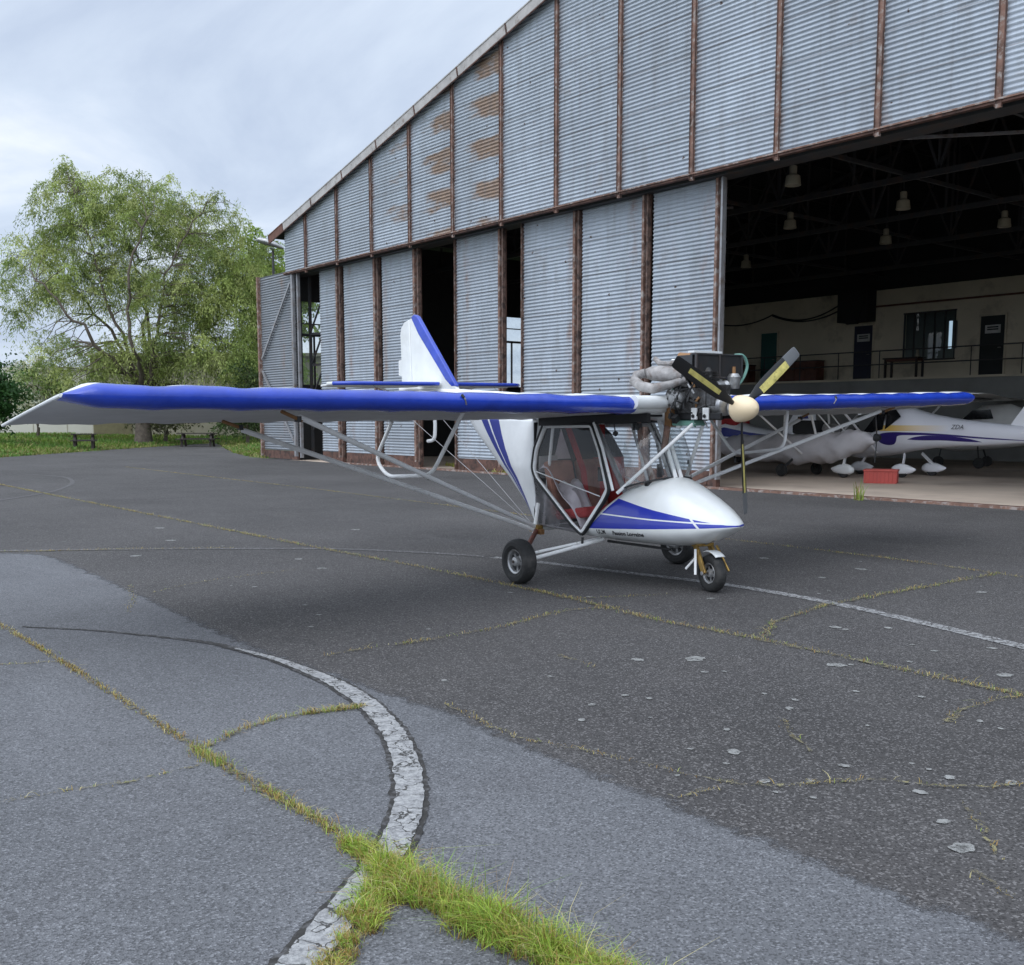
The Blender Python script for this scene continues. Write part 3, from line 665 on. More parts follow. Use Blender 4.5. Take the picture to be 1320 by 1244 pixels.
for x0, x1, m, sg in ((-25.45, -24.62, 'doorblue', 1), (-20.1, -19.2, 'doordark', 1), (-30.2, -29.35, 'doorgreen', 0)):
    b = MB(); b.box(((x0+x1)/2, BY-.10, 4.19), (x1-x0, .05, 2.16), M[m]); d = b.build('door', hangar, smooth=False, bev=.006)
    g = MB(); g.box(((x0+x1)/2, BY-.10, 5.30), (x1-x0+.16, .07, .07), M['cream']); g.box((x0-.045, BY-.10, 4.2), (.07, .07, 2.2), M['cream']); g.box((x1+.045, BY-.10, 4.2), (.07, .07, 2.2), M['cream']); g.build('frame', d, smooth=False)
    h_ = MB(); h_.tube([(x1-.1, BY-.13, 4.1), (x1-.1, BY-.17, 4.1), (x1-.2, BY-.17, 4.1)], .012, M['greysteel'], 6); h_.build('handle', d)
    if sg:
        s = MB(); s.box(((x0+x1)/2+.02, BY-.133, 4.78), (.58, .012, .30), M['sign'])
        for z in (.07, -.01): s.box(((x0+x1)/2+.02, BY-.141, 4.78+z), (.42, .006, .05), M['doordark'])
        s.build('door_sign', d, smooth=False)
b = MB(); X0, X1, Z0, Z1 = -23.24, -21.12, 3.78, 5.6
for i in range(6): b.box((X0+(X1-X0)*i/5, BY-.06, (Z0+Z1)/2), (.05, .05, Z1-Z0), M['steel'])
for z in (Z0, Z1): b.box(((X0+X1)/2, BY-.06, z), (X1-X0+.1, .06, .06), M['steel'])
wn = b.build('office_window', hangar, smooth=False)
b = MB(); holes(b, 'Y', BY+1.2, .05, X0-.9, X1+.3, 3.6, 5.8, [(-22.10, -21.93, 4.25, 5.32)], M['lowwall']); b.box((X0-.9, BY+.64, 4.7), (.05, 1.06, 2.2), M['lowwall']); b.box((X1+.3, BY+.64, 4.7), (.05, 1.06, 2.2), M['lowwall']); b.box(((X0+X1)/2-.3, BY+.64, 5.83), (3.3, 1.1, .05), M['lowwall']); b.build('office_back_wall', hangar, smooth=False)
g = MB(); g.add([(X0, BY-.02, Z0), (X1, BY-.02, Z0), (X1, BY-.02, Z1), (X0, BY-.02, Z1)], [(0, 1, 2, 3)], M['officeglass']); g.build('pane', wn, smooth=False)
b = MB(); RY = 36.55
for z in (3.6, 4.12): b.tube([(XL+.4, RY, z), (XR-.4, RY, z)], .024, M['steel'], 6)
for i in range(24): b.tube([(XL+.6+i*1.85, RY, 3.05), (XL+.6+i*1.85, RY, 4.12)], .022, M['steel'], 6)
b.build('gallery_railing', hangar)
b = MB(); b.box((-25.2, 37.6, 6.05), (1.35, .7, 1.3), M['darkroof']); b.prism([(-25.9, 6.7), (-24.5, 6.7), (-24.9, 5.3), (-25.4, 5.3)], 37.2, 37.3, M['darkroof']); b.build('ceiling_duct', hangar, smooth=False)
def swag(a, c, sag, n=14): return [tuple(Vector(a).lerp(Vector(c), t)-Vector((0, 0, sag*4*t*(1-t)))) for t in np.linspace(0, 1, n)]
b = MB()
for q in (swag((-32.6, 37.85, 5.85), (-29.6, 37.85, 6.05), .22), swag((-29.6, 37.85, 6.05), (-26.0, 37.85, 6.3), .45), swag((-29.6, 37.85, 6.0), (-26.1, 37.85, 6.0), .35)): b.tube(q, .03, M['black'], 6)
b.box((-16, 37.86, 5.98), (17, .06, .07), M['brownwood']); b.build('wall_cable', hangar)
# roof trusses
for y in (18.3, 22.5, 26.7, 30.9, 35.1):
    b = MB(); b.box(((XL+XR)/2, y, 7.02), (XR-XL-.3, .10, .13), M['steel'])
    for xa, xb in ((XL+.2, XM), (XM, XR-.2)): b.bar((xa, y, ztop(xa)-.15), (xb, y, ztop(xb)-.15), .1, .14, M['steel'])
    k = 0; x = XL+2.2
    while x < XR-1:
        b.bar((x, y, 7.05), (x, y, ztop(x)-.2), .05, .06, M['steel'])
        xn = x+2.2
        if xn < XR-.5: b.bar((x, y, 7.05) if k % 2 else (x, y, ztop(x)-.2), (xn, y, ztop(xn)-.2) if k % 2 else (xn, y, 7.05), .05, .06, M['greysteel' if y < 20 else 'steel'])
        x = xn; k += 1
    b.build('roof_truss', hangar, smooth=False)
b = MB()
for x in (-29, -24, -18.6, -14, -10, -5): b.bar((x, 18.3, 7.14), (x, 37.5, 7.14), .07, .09, M['steel'])
for x in np.arange(-33, 8, 2.2): b.bar((x, 17.4, ztop(x)-.02), (x, 38, ztop(x)-.02), .06, .1, M['steel'])
for x in (-24, -14): b.bar((x, 18.3, 7.14), (x+5, 22.5, 7.14), .05, .06, M['greysteel'])
b.build('roof_purlins', hangar, smooth=False)
# concrete floor with its rusted edge rail
struct(sheet('hangar_floor', [(XL, FY), (XR, FY), (XR, 38.2), (XL, 38.2)], .006, M['concrete']))
b = MB(); b.box((-13.0+1.5, FY+.05, .02), (41.0, .10, .05), M['rustpost']); b.box((-11.5, FY+.42, .015), (41, .06, .03), M['rust']); b.build('door_rail', hangar, smooth=False)
# sliding doors
def door(x0, x1, y, post_l=0, post_r=0, light_r=False, rust=.0, base=True):
    o = corr_panel('sliding_door', x0, x1, .36, LZ-.06, y, M['corr'], rust)
    b = MB(); b.box(((x0+x1)/2, y+.01, .19), (x1-x0-.04, .05, .33), M['rust']); b.build('kick_plate', o, smooth=False)
    b = MB(); b.box(((x0+x1)/2, y+.14, 3.5), (x1-x0, .03, .1), M['steel']); b.bar((x0+.05, y+.17, .35), (x1-.05, y+.17, 3.5), .04, .06, M['steel']); b.bar((x0+.05, y+.17, 6.3), (x1-.05, y+.17, 3.5), .04, .06, M['steel']); b.build('back_frame', o, smooth=False)
    for s, wdt in ((-1, post_l), (1, post_r)):
        if not wdt: continue
        xe = x0-wdt/2 if s < 0 else x1+wdt/2
        b = MB(); b.box((xe, y+.05, 3.38), (wdt*.80, .06, 6.5), M['greysteel' if light_r and s > 0 else 'rust'])
        b.box((xe+wdt*.36, y-.02, 3.4), (wdt*.22, .10, 6.45), M['greysteel' if light_r and s > 0 else 'rustdoor']); b.box((xe-wdt*.30, y-.02, 3.4), (wdt*.30, .10, 6.45), M['rustpost']); b.box((xe, y-.02, .1), (wdt, .14, .16), M['rust'])
        b.build('door_post', o, smooth=False)
    for xx in (x0+.25, x1-.2): b = MB(); b.lathe([(.03, -.03), (.10, -.03), (.10, .03), (.03, .03)], M['rust'], (xx, y-.0, .1), 'Y', 14); b.build('roller', o)
    return o
DY = 17.62
door(-33.30, -32.07, DY, 0, .34); door(-31.59, -29.60, DY, 0, .34); door(-29.12, -27.25, DY, 0, .34)
door(-25.0, -22.98, DY, .05, .24); door(-21.92, -19.92, DY, .05, .25); door(-19.62, -17.52, DY, 0, .21); door(-17.2, -15.33, DY, 0, .22, True)
# leaf slid out past the corner, seen with its braces
o = corr_panel('sliding_door', -37.45, -34.55, .34, 6.78, 17.32, M['corrback'], .22)
b = MB(); b.box((-36, 17.33, .18), (2.85, .05, .3), M['rust']); b.build('kick_plate', o, smooth=False)
b = MB(); b.box((-37.5, 17.26, 3.45), (.12, .12, 6.7), M['rustpost']); b.build('door_post', o, smooth=False)
b = MB(); b.box((-34.62, 17.24, 3.45), (.14, .10, 6.6), M['greysteel']); b.box((-34.38, 17.34, 3.4), (.10, .10, 6.6), M['greysteel']); b.build('door_post', o, smooth=False)
b = MB(); b.bar((-37.3, 17.24, 3.75), (-34.8, 17.24, 6.35), .05, .09, M['greysteel']); b.bar((-37.3, 17.24, 3.3), (-34.8, 17.24, .7), .05, .06, M['greysteel']); b.build('door_brace', o, smooth=False)
# things that stand or hang inside
def hang_lamp():
    t = thing('pendant_lamp', 'x', 'lamp', (0, 0, 0), group='pendant lamps hanging under the hangar roof')
    b = MB(); b.lathe([(.05, .42), (.08, .40), (.08, .24), (.15, .2), (.17, .0), (.155, .0), (.13, .16), (.02, .18)], M['lamp'], n=18); b.build('lamp_shade', t)
    b = MB(); b.lathe([(.0, .06), (.06, .08), (.08, .13), (.04, .19)], M['sign'], n=12); b.build('bulb', t)
    b = MB(); b.tube([(0, 0, .4), (0, 0, .72)], .015, M['steel'], 6); b.build('hanger_rod', t); return t
lab = {(-14.5, 19.1): 'beige pendant lamp highest in the opening, nearest the door edge at right', (-14.45, 23.3): 'pendant lamp at upper middle of the opening, between two trusses', (-14.1, 27.5): 'pendant lamp close to the right edge of the photo',
       (-17.7, 23.25): 'pendant lamp hanging below and left of the highest lamp', (-17.5, 27.4): 'pendant lamp lowest of those in middle of the opening', (-23.05, 28.0): 'small pendant lamp farthest left and deepest, just right of the last door'}
lab[(-14.5, 19.1)] = 'beige pendant lamp largest and highest, near the top of the last closed door'
l0 = None
for (x, y), s in lab.items():
    if l0 is None: l0 = hang_lamp(); l0.location = (x, y, 6.5); l0['label'] = s
    else: dup(l0, (x, y, 6.5), None, s)
def cabinet(x0, x1, dep, z0, hgt, n, name, label, cat):
    t = thing(name, label, cat, ((x0+x1)/2, 37.4, z0)); wd = x1-x0
    b = MB(); b.box((0, 0, hgt/2), (wd, dep, hgt-.04), M['brownwood']); b.build('carcass', t, smooth=False, bev=.006)
    b = MB(); b.box((0, -.01, hgt), (wd+.06, dep+.06, .04), M['darkwood']); b.build('top', t, smooth=False, bev=.006)
    for i in range(n):
        b = MB(); b.box((-wd/2+wd*(i+.5)/n, -dep/2-.012, hgt/2), (wd/n-.05, .02, hgt-.14), M['brownwood']); b.box((-wd/2+wd*(i+.82)/n, -dep/2-.03, hgt*.62), (.03, .03, .12), M['steel']); b.build('door', t, smooth=False)
cabinet(-31.5, -30.3, .5, 3.07, .80, 3, 'cabinet', 'low red-brown cupboard on the gallery below the green door', 'cabinet')
cabinet(-28.9, -26.7, .5, 3.07, .85, 4, 'cabinet', 'long low red-brown cupboard on the gallery left of the blue door', 'cabinet')
t = thing('gallery_table', 'dark wooden table on the gallery beneath the office window', 'table', (-22.75, 37.2, 3.07))
b = MB(); b.box((0, 0, .76), (1.5, .6, .05), M['darkwood']); b.box((0, 0, .69), (1.4, .5, .08), M['brownwood']); b.build('table_top', t, smooth=False, bev=.005)
for a in (-.66, .66):
    for c in (-.22, .22): q = MB(); q.box((a, c, .36), (.07, .07, .72), M['darkwood']); q.build('leg', t, smooth=False)
j = MB(); j.lathe([(.0, 0), (.07, 0), (.085, .05), (.06, .13), (.035, .17), (.05, .2), (.055, .30), (.0, .30)], M['lamp'], (-22.2, 37.2, 3.855), n=16); tag(j.build('jug'), 'pale jug standing on the dark gallery table', 'jug')
t = thing('red_crate', 'red plastic crate with ribbed sides on the hangar floor in front of the planes', 'crate', (-13.85, 21.9, .006), R(28))
b = MB(); W_, D_, H_ = .68, .5, .30
b.box((0, 0, .02), (W_, D_, .03), M['crate'])
for s in (-1, 1): b.box((0, s*D_/2, H_/2), (W_, .02, H_), M['crate']); b.box((s*W_/2, 0, H_/2), (.02, D_, H_), M['crate'])
for i in range(9):
    for s in (-1, 1): b.box((-W_/2+W_*i/8, s*(D_/2+.015), H_/2), (.03, .025, H_-.02), M['crate'])
for i in range(6):
    for s in (-1, 1): b.box((s*(W_/2+.015), -D_/2+D_*i/5, H_/2), (.025, .03, H_-.02), M['crate'])
b.build('crate_body', t, smooth=False, bev=.003)
b = MB()
for s in (-1, 1): b.box((0, s*(D_/2+.02), H_), (W_+.08, .05, .04), M['crate']); b.box((s*(W_/2+.02), 0, H_), (.05, D_+.02, .04), M['crate'])
b.build('rim', t, smooth=False, bev=.005)
# ------------------------------------------------------------------ the ultralight in front
PO = (-7.42, 6.95, 0.0)
ul = thing('ultralight_aircraft', 'white and blue high wing ultralight with nose propeller parked on the asphalt apron', 'aircraft', PO)
ul.rotation_euler = (R(.6), 0, 0)
# wings -----------------------------------------------------------
C0 = .99; CT = -.63
up_x = [1.0, .985, .95, .88, .78, .62, .40, .15, -.1, -.35, -.55, -.63]
def sec_up(x): return float(np.interp(x, up_x[::-1], [0.0, .030, .058, .076, .084, .091, .093, .085, .068, .04, .02, 0][::-1]))   # above the chord line
lo_x = [1.0, .985, .95, .90, .84, .78, .6, .3, 0, -.3, -.55, -.63]
def sec_lo(x): return float(np.interp(x, lo_x[::-1], [0, -.038, -.064, -.076, -.072, -.058, -.045, -.035, -.02, -.01, -.003, 0][::-1]))
def chord_z(x, y, dih):
    t = (x-CT)/(C0-CT); zle = 1.625+dih*abs(y)/5.2; zte = 1.50+dih*.15*abs(y)/5.2
    return zte+(zle-zte)*t
RIBS = .58
def wing(side, name):
    ys = list(np.linspace(.12, 5.04, 128))+[5.09, 5.13, 5.16, 5.18]
    rows = []
    for y in ys:
        ph = (y % RIBS)/RIBS; bil = math.sin(math.pi*ph)**.8; tipk = max(0, (y-4.97)/.21); tk = 1-.80*tipk**1.3
        sweep = .13*tipk**2.5
        r_ = []
        wob = .004*math.sin(y*9.1)+.003*math.sin(y*23)
        for x in up_x[::-1]:
            u = sec_up(x)*tk; z = chord_z(x, y, .075)
            bump_ = (.046*bil-.020)*np.interp(x, [-.63, -.4, .3, .6, .74, .84, .98], [0, .7, 1, 1, .6, .3, 0])*tk
            r_.append((x-sweep*np.interp(x, [-.63, 1], [0, 1]), side*y*(1.02 if side > 0 else 1), z+u+bump_+wob*np.interp(x, [.6, .98], [1, .3])))
        for x in lo_x[1:-1]:
            l = sec_lo(x)*tk; z = chord_z(x, y, .075)
            sc_ = .014*(bil-.4)*np.interp(x, [.6, .78, .86, .95], [0, 1, 1, 0])
            r_.append((x-sweep*np.interp(x, [-.63, 1], [0, 1]), side*y*(1.02 if side > 0 else 1), z+l+sc_))
        rows.append(r_)
    nu = len(up_x); nl = len(lo_x)-2
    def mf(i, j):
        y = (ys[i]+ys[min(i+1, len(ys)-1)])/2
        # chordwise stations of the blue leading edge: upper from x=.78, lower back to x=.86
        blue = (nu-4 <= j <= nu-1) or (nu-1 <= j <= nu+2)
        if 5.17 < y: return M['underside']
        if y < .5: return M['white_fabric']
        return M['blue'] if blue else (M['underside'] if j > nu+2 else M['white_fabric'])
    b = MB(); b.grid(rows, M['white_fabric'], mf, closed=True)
    k = len(rows[0]); o = len(b.v)-len(rows)*k
    for i in (0, len(rows)-1): b.f.append(tuple(o+i*k+j for j in range(k))); b.m.append(b.mi(M['white_fabric']))
    wg = b.build(name, ul, ang=60)
    wg['label'] = 'wing nearer the viewer' if side < 0 else 'wing nearer the hangar'
    return wg
wr = wing(-1, 'wing'); wl = wing(1, 'wing')
for s, wg in ((-1, wr), (1, wl)):      # leading edge lacing and a pitot clip, tip bow tube
    b = MB(); zt = lambda x: chord_z(x, 5.17, .075)
    b.tube([(x-.02, s*5.185*(1.02 if s > 0 else 1), zt(x)+sec_up(x)*.10) for x in (.86, .75, .6, .3, 0, -.3, -.66)], .011, M['white_fabric'], 8); b.build('wing_tip_bow', wg)
    b = MB(); b.tube([(.985, s*2.35, 1.70), (1.005, s*2.34, 1.67), (.99, s*2.32, 1.63)], .006, M['greysteel'], 6); b.tube([(.985, s*2.355, 1.705), (1.0, s*2.35, 1.685)], .012, M['black'], 6); b.build('cable_clip', wg)
# centre section and keel boom
b = MB(); b.tube([(.985, -.55, 1.648), (.985, .55, 1.648)], .058, M['white_fabric'], 16); b.build('centre_spar', ul)
b = MB(); b.tube([(1.06, 0, 1.50), (.9, 0, 1.52), (0, 0, 1.62), (-1.5, 0, 1.73), (-3.6, 0, 1.86)], [.05, .055, .06, .06, .045], M['tube'], 14); b.build('keel_boom', ul)
b = MB()
for s in (-1, 1): b.bar((-.45, s*.40, 1.475), (.95, s*.33, 1.515), .05, .075, M['black'])
b.box((.2, 0, 1.53), (1.3, .7, .02), M['darkcloth']); b.build('cabin_roof_edge', ul, smooth=False)
# tail -------------------------------------------------------------
b = MB()
fin = [(-2.30, 1.74), (-2.41, 1.86), (-3.19, 2.70), (-3.25, 2.725), (-3.30, 2.715), (-3.36, 2.69), (-3.32, 1.70)]
rud = [(-3.33, 1.62), (-3.37, 2.69), (-3.48, 2.665), (-3.56, 2.60), (-3.585, 2.52), (-3.575, 2.25), (-3.57, 1.70), (-3.50, 1.55)]
def slab(poly, th, m, edge=None, ew=.05, axis='Y'):
    b = MB(); b.prism(poly, -th/2, th/2, m, axis); return b
f = slab(fin, .05, M['white_fabric']).build('fin', ul, bev=.015)
b = MB(); b.prism([(-2.405, 1.87), (-3.19, 2.715), (-3.262, 2.74), (-3.33, 2.71), (-3.17, 2.50), (-2.62, 1.95), (-2.50, 1.87)], -.029, .029, M['blue']); b.build('fin_leading_edge', f, bev=.012)
r_ = slab(rud, .045, M['white_fabric']).build('rudder', ul, bev=.014)
b = MB(); b.prism([(-3.575, 2.02), (-3.645, 2.03), (-3.645, 2.21), (-3.58, 2.22)], -.012, .012, M['white_fabric']); b.build('trim_tab', r_)
for s in (-1, 1):
    b = MB(); b.prism([(-2.70, s*.04), (-2.79, s*1.12), (-2.87, s*1.26), (-2.96, s*1.30), (-3.12, s*1.30), (-3.12, s*.04)], 1.885, 1.925, M['white_fabric'], 'Z'); h = b.build('stabiliser', ul, bev=.012)
    b = MB(); b.tube([(-2.70, s*.06, 1.905), (-2.79, s*1.12, 1.905), (-2.87, s*1.25, 1.905), (-2.97, s*1.29, 1.905)], .022, M['blue'], 8); b.build('blue_leading_edge', h)
    b = MB(); b.prism([(-3.14, s*.06), (-3.14, s*1.30), (-3.4, s*1.22), (-3.5, s*.9), (-3.52, s*.2), (-3.45, s*.06)], 1.875, 1.902, M['white_fabric'], 'Z'); b.build('elevator', ul, bev=.01)
    b = MB(); b.tube([(-3.0, s*.72, 1.89), (-3.25, s*.03, 1.64)], .014, M['tube'], 8); b.build('tail_brace', ul)
b = MB(); b.tube(arcs([(-2.9, 0, 1.78), (-2.88, 0, 1.40), (-2.90, 0, 1.25), (-3.04, 0, 1.235)], .09), .022, M['tube'], 10); b.build('tail_skid', ul)
# cabin and nose ---------------------------------------------------
wf = lerp([-.55, .1, .5, .9, 1.05, 1.2, 1.35, 1.5, 1.6, 1.66, 1.70], [.385, .42, .43, .42, .40, .36, .31, .24, .175, .118, .02])
zb = lerp([-.55, .0, .5, 1.0, 1.2, 1.4, 1.55, 1.64, 1.70], [.41, .375, .365, .37, .385, .425, .49, .54, .585])
zt = lerp([-.55, .95, 1.04, 1.12, 1.25, 1.38, 1.5, 1.58, 1.64, 1.68, 1.70], [.985, .985, .978, .950, .888, .823, .757, .706, .66, .62, .59])
zm = lerp([-.55, .3, 1.0, 1.7], [.50, .50, .535, .588])
NL = 2.5; NU = 2.1
def hull_y(x, z):
    c = zm(x); h = (c-zb(x)) if z < c else (zt(x)-c); n = 2.2 if z < c else NU
    k = min(1, abs(z-c)/max(h, 1e-4)); return wf(x)*(1-k**n)**(1/n)
def zedge(x):
    return float(np.interp(x, [-.55, .17, .70, .98], [.455, .455, .885, .984])) if x < .98 else 9
def band_mat():
    m, t, b = mat('nose_paint_with_blue_flash'); p = pos(t); s = nd(t, 'ShaderNodeSeparateXYZ'); t.links.new(p, s.inputs[0])
    X, Z = s.outputs[0], s.outputs[2]
    def line(x0, z0, x1, z1): return math_(t, 'ADD', math_(t, 'MULTIPLY', X, (z1-z0)/(x1-x0)), z0-x0*(z1-z0)/(x1-x0))
    up = math_(t, 'LESS_THAN', Z, line(.52, .800, 1.62, .612)); lo = math_(t, 'GREATER_THAN', Z, line(.22, .488, 1.62, .583))
    mask = math_(t, 'MULTIPLY', up, lo)
    mid = math_(t, 'ABSOLUTE', math_(t, 'SUBTRACT', Z, line(.38, .640, 1.5, .618))); mask = math_(t, 'MULTIPLY', mask, math_(t, 'GREATER_THAN', mid, .006))
    # slanted white cut near the nose, and the white rear border beside the door
    cut = math_(t, 'ABSOLUTE', math_(t, 'SUBTRACT', X, line(.0, 1.86, 1, 1.86) if False else math_(t, 'ADD', math_(t, 'MULTIPLY', Z, -.9), 1.985))); mask = math_(t, 'MULTIPLY', mask, math_(t, 'GREATER_THAN', cut, .011))
    rear = math_(t, 'GREATER_THAN', X, math_(t, 'ADD', math_(t, 'MULTIPLY', Z, 1.13), -.285)); mask = math_(t, 'MULTIPLY', mask, rear)
    n = noise(t, p, 4, 5)
    wh = mixc(t, ramp(t, n, .5, .9), (.72, .735, .725), (.64, .64, .61))
    c = mixc(t, mask, wh, (.02, .035, .36)); t.links.new(c, b.inputs['Base Color']); b.inputs['Roughness'].default_value = .28; b.inputs['Coat Weight'].default_value = .3
    return m
M['nose'] = band_mat()
stx = list(np.linspace(-.55, .17, 9))+list(np.linspace(.2, .98, 40))+list(np.linspace(1.0, 1.62, 36))+[1.64, 1.66, 1.675, 1.69, 1.70]
rows = []; NP = 56
for x in stx:
    ze = zedge(x); c = zm(x); r_ = []
    if ze > 5: te = math.pi/2
    else:
        if ze < c: k = (c-ze)/(c-zb(x)); te = -math.asin(min(1, k**(2.2/2)))
        else: k = min(1, (ze-c)/(zt(x)-c)); te = math.asin(min(1, k**(NU/2)))
    for j in range(NP+1):
        a = te-(math.pi+2*te)*j/NP     # from the upper edge on +y, under, to the upper edge on -y
        n = 2.2 if math.sin(a) < 0 else NU; h = (c-zb(x)) if math.sin(a) < 0 else (zt(x)-c)
        yy = wf(x)*math.copysign(abs(math.cos(a))**(2/n), math.cos(a)); zz = c+h*math.copysign(abs(math.sin(a))**(2/n), math.sin(a))
        r_.append((x, yy, zz))
    rows.append(r_)
b = MB(); b.grid(rows, M['nose']); nose = b.build('nose_cone', ul, ang=180, weld=1e-4)
q = nose.modifiers.new('thick', 'SOLIDIFY'); q.thickness = .012; q.offset = -1
# lettering along the sill
def lettering(txt, size, place, m, name, parent, shear=0.0, xs_=1.0, bold=0.0):
    cu = bpy.data.curves.new(name, 'FONT'); cu.body = txt; cu.size = size; cu.offset = size*bold; cu.shear = shear; cu.resolution_u = 3
    ob = bpy.data.objects.new(name, cu); COL.objects.link(ob); bpy.context.view_layer.update()
    me = bpy.data.meshes.new_from_object(ob.evaluated_get(bpy.context.evaluated_depsgraph_get())); bpy.data.objects.remove(ob)
    for v in me.vertices: v.co = place(v.co.x*xs_, v.co.y)
    me.materials.clear(); me.materials.append(m); o = bpy.data.objects.new(name, me); COL.objects.link(o); o.parent = parent; return o
def on_hull(x0, z0, sl=.05):
    def f(u, v):
        x = x0+u; z = z0+v+sl*u; return Vector((x, -hull_y(x, z)-.003, z))
    return f
lettering('ULM', .052, on_hull(.38, .452), M['text'], 'lettering', nose, 0, 1.15, .035)
lettering('Passion Lorraine', .052, on_hull(.58, .456, .035), M['text'], 'lettering', nose, .25, 1.1, .03)
b = MB(); b.tube([(.2, -.43, .40), (.2, -.435, .34)], .012, M['black'], 6); b.tube([(.3, -.2, .355), (1.1, -.2, .355)], .012, M['black'], 6); b.build('belly_fitting', ul)
# door: seal, frame, window
def dy(z): return -(.425-.05*max(0, (z-.9)/.6))
dpts = [(-.42, 1.45), (.28, 1.46), (.42, 1.22), (.565, .86), (.50, .76), (.20, .415), (.05, .50), (-.50, .93), (-.555, 1.02), (-.535, 1.22)]
def side3(p, s, off=0.0): return (p[0], s*(-dy(p[1])+off), p[1])
for s in (-1, 1):
    ring = arcs([side3(p, s, .008) for p in dpts+dpts[:1]], .05, 4)
    b = MB(); b.tube(ring, .017, M['black'], 8); dr = b.build('door', ul)
    cxm, czm = .0, 1.0
    inn = [(cxm+(p[0]-cxm)*.91+.0, czm+(p[1]-czm)*.92) for p in dpts]
    ro = [side3(p, s, .004) for p in dpts]; ri = [side3(p, s, .004) for p in inn]
    b = MB(); b.grid([ro+ro[:1], ri+ri[:1]], M['tube']); b.build('door_frame', dr, solid=.025)
    b = MB(); b.add([side3(p, s, .0) for p in inn], [tuple(range(len(inn)))], M['doorglass']); b.build('door_window', dr, smooth=False, fixn=False)
    b = MB(); b.tube([side3((-.48, .99), s, .012), side3((.44, .80), s, .012)], .006, M['white'], 6); b.build('door_cord', dr)
    b = MB(); b.box(side3((.40, 1.0), s, -.03), (.03, .05, .13), M['black']); b.build('door_latch', dr, smooth=False)
# lower rear grey side pane
for s in (-1, 1):
    b = MB(); pl = [(-.53, .95), (-.50, .46), (.16, .44)]
    b.add([side3(p, s, -.005) for p in pl], [(0, 1, 2)], M['greypane']); b.build('rear_side_pane', ul, smooth=False, fixn=False)
# rear fabric fairing
fr_pts = [(-.40, .37, 1.50), (-.47, .385, 1.35), (-.535, .40, 1.2), (-.56, .42, 1.02), (-.53, .42, .90), (-.50, .415, .70), (-.49, .40, .50), (-.49, .39, .43)]
af_pts = [(-2.15, .05, 1.52), (-1.97, .06, 1.36), (-1.76, .075, 1.20), (-1.50, .10, 1.02), (-1.31, .12, .90), (-1.02, .17, .70), (-.74, .24, .52), (-.60, .29, .43)]
def fair_mat():
    m, t, b = mat('white_fabric_with_stripe'); a = nd(t, 'ShaderNodeAttribute', attribute_name='across'); U = a.outputs['Fac']
    def bandm(lo, hi): return math_(t, 'MULTIPLY', math_(t, 'GREATER_THAN', U, lo), math_(t, 'LESS_THAN', U, hi))
    mk = math_(t, 'ADD', bandm(.20, .30), bandm(.325, .46), True)
    p = pos(t); wh = mixc(t, ramp(t, noise(t, p, 3, 5), .4, .8), (.70, .71, .71), (.58, .59, .59))
    t.links.new(mixc(t, mk, wh, (.02, .03, .22)), b.inputs['Base Color']); b.inputs['Roughness'].default_value = .5; bumpn(t, b, noise(t, p, 4, 3), .35, .02); return m
M['fair'] = fair_mat()
rows = []; UA = []
for s_, order in (((-1), 1),):
    for i in range(len(fr_pts)):
        r_ = []
        A = Vector(af_pts[i]); F_ = Vector(fr_pts[i])
        lead = [A.lerp(F_, t) for t in np.linspace(0, 1, 15)]
        for k, q in enumerate(lead):       # slight outward belly
            q.y += .05*math.sin(math.pi*k/14)*(1-.4*i/7)
        left = [(q.x, -q.y, q.z) for q in lead[::-1]]; right = [(q.x, q.y, q.z) for q in lead]
        nosept = [(A.x-.035, 0, A.z-.03)]
        r_ = left+nosept+right; rows.append(r_)
        UA += [t for t in np.linspace(1, 0, 15)]+[0]+[t for t in np.linspace(0, 1, 15)]
# refine along the height
rr = []; ua2 = []
W = 31
for i in range(len(rows)-1):
    for t in np.linspace(0, 1, 5, endpoint=False):
        rr.append([tuple(Vector(p).lerp(Vector(q), t)) for p, q in zip(rows[i], rows[i+1])]); ua2 += UA[:W]
rr.append(rows[-1]); ua2 += UA[:W]
# widen the stripe position low down: shift u with height
uu = []
for i in range(len(rr)):
    tt = i/(len(rr)-1)
    for u in UA[:W]: uu.append(u-.02+.0*tt if u > 0 else 0)
b = MB(); b.grid(rr, M['fair']); fair = b.build('rear_fairing', ul, ang=70, fixn=False)
at = fair.data.attributes.new('across', 'FLOAT', 'POINT'); at.data.foreach_set('value', np.array(uu, dtype=np.float32))
q = fair.modifiers.new('thick', 'SOLIDIFY'); q.thickness = .006; q.offset = 0
# windscreen and posts
rows = []
for t in np.linspace(0, 1, 13):
    a = -math.pi/2+math.pi*t
    lo_ = Vector((.70+.285*math.cos(a), .405*math.sin(a), .885+.095*math.cos(a))); hi_ = Vector((.46+.40*math.cos(a), .345*math.sin(a), 1.485))
    rows.append([tuple(lo_.lerp(hi_, k)+Vector((.06*math.sin(math.pi*k)*math.cos(a), .03*math.sin(math.pi*k)*math.sin(a), 0))) for k in np.linspace(0, 1, 7)])
b = MB(); b.grid(rows, M['glass']); ws = b.build('windscreen', ul, fixn=False)
b = MB(); b.tube([r_[0] for r_ in rows], .008, M['black'], 6); b.build('windscreen_seal', ws)
b = MB()
for s in (-1, 1): b.tube([(.78, s*.03, 1.50), (1.005, s*.035, .975)], .019, M['tube'], 8)
b.tube([(.80, -.11, 1.42), (.93, -.12, 1.0)], .012, M['black'], 6)
b.build('windscreen_post', ul)
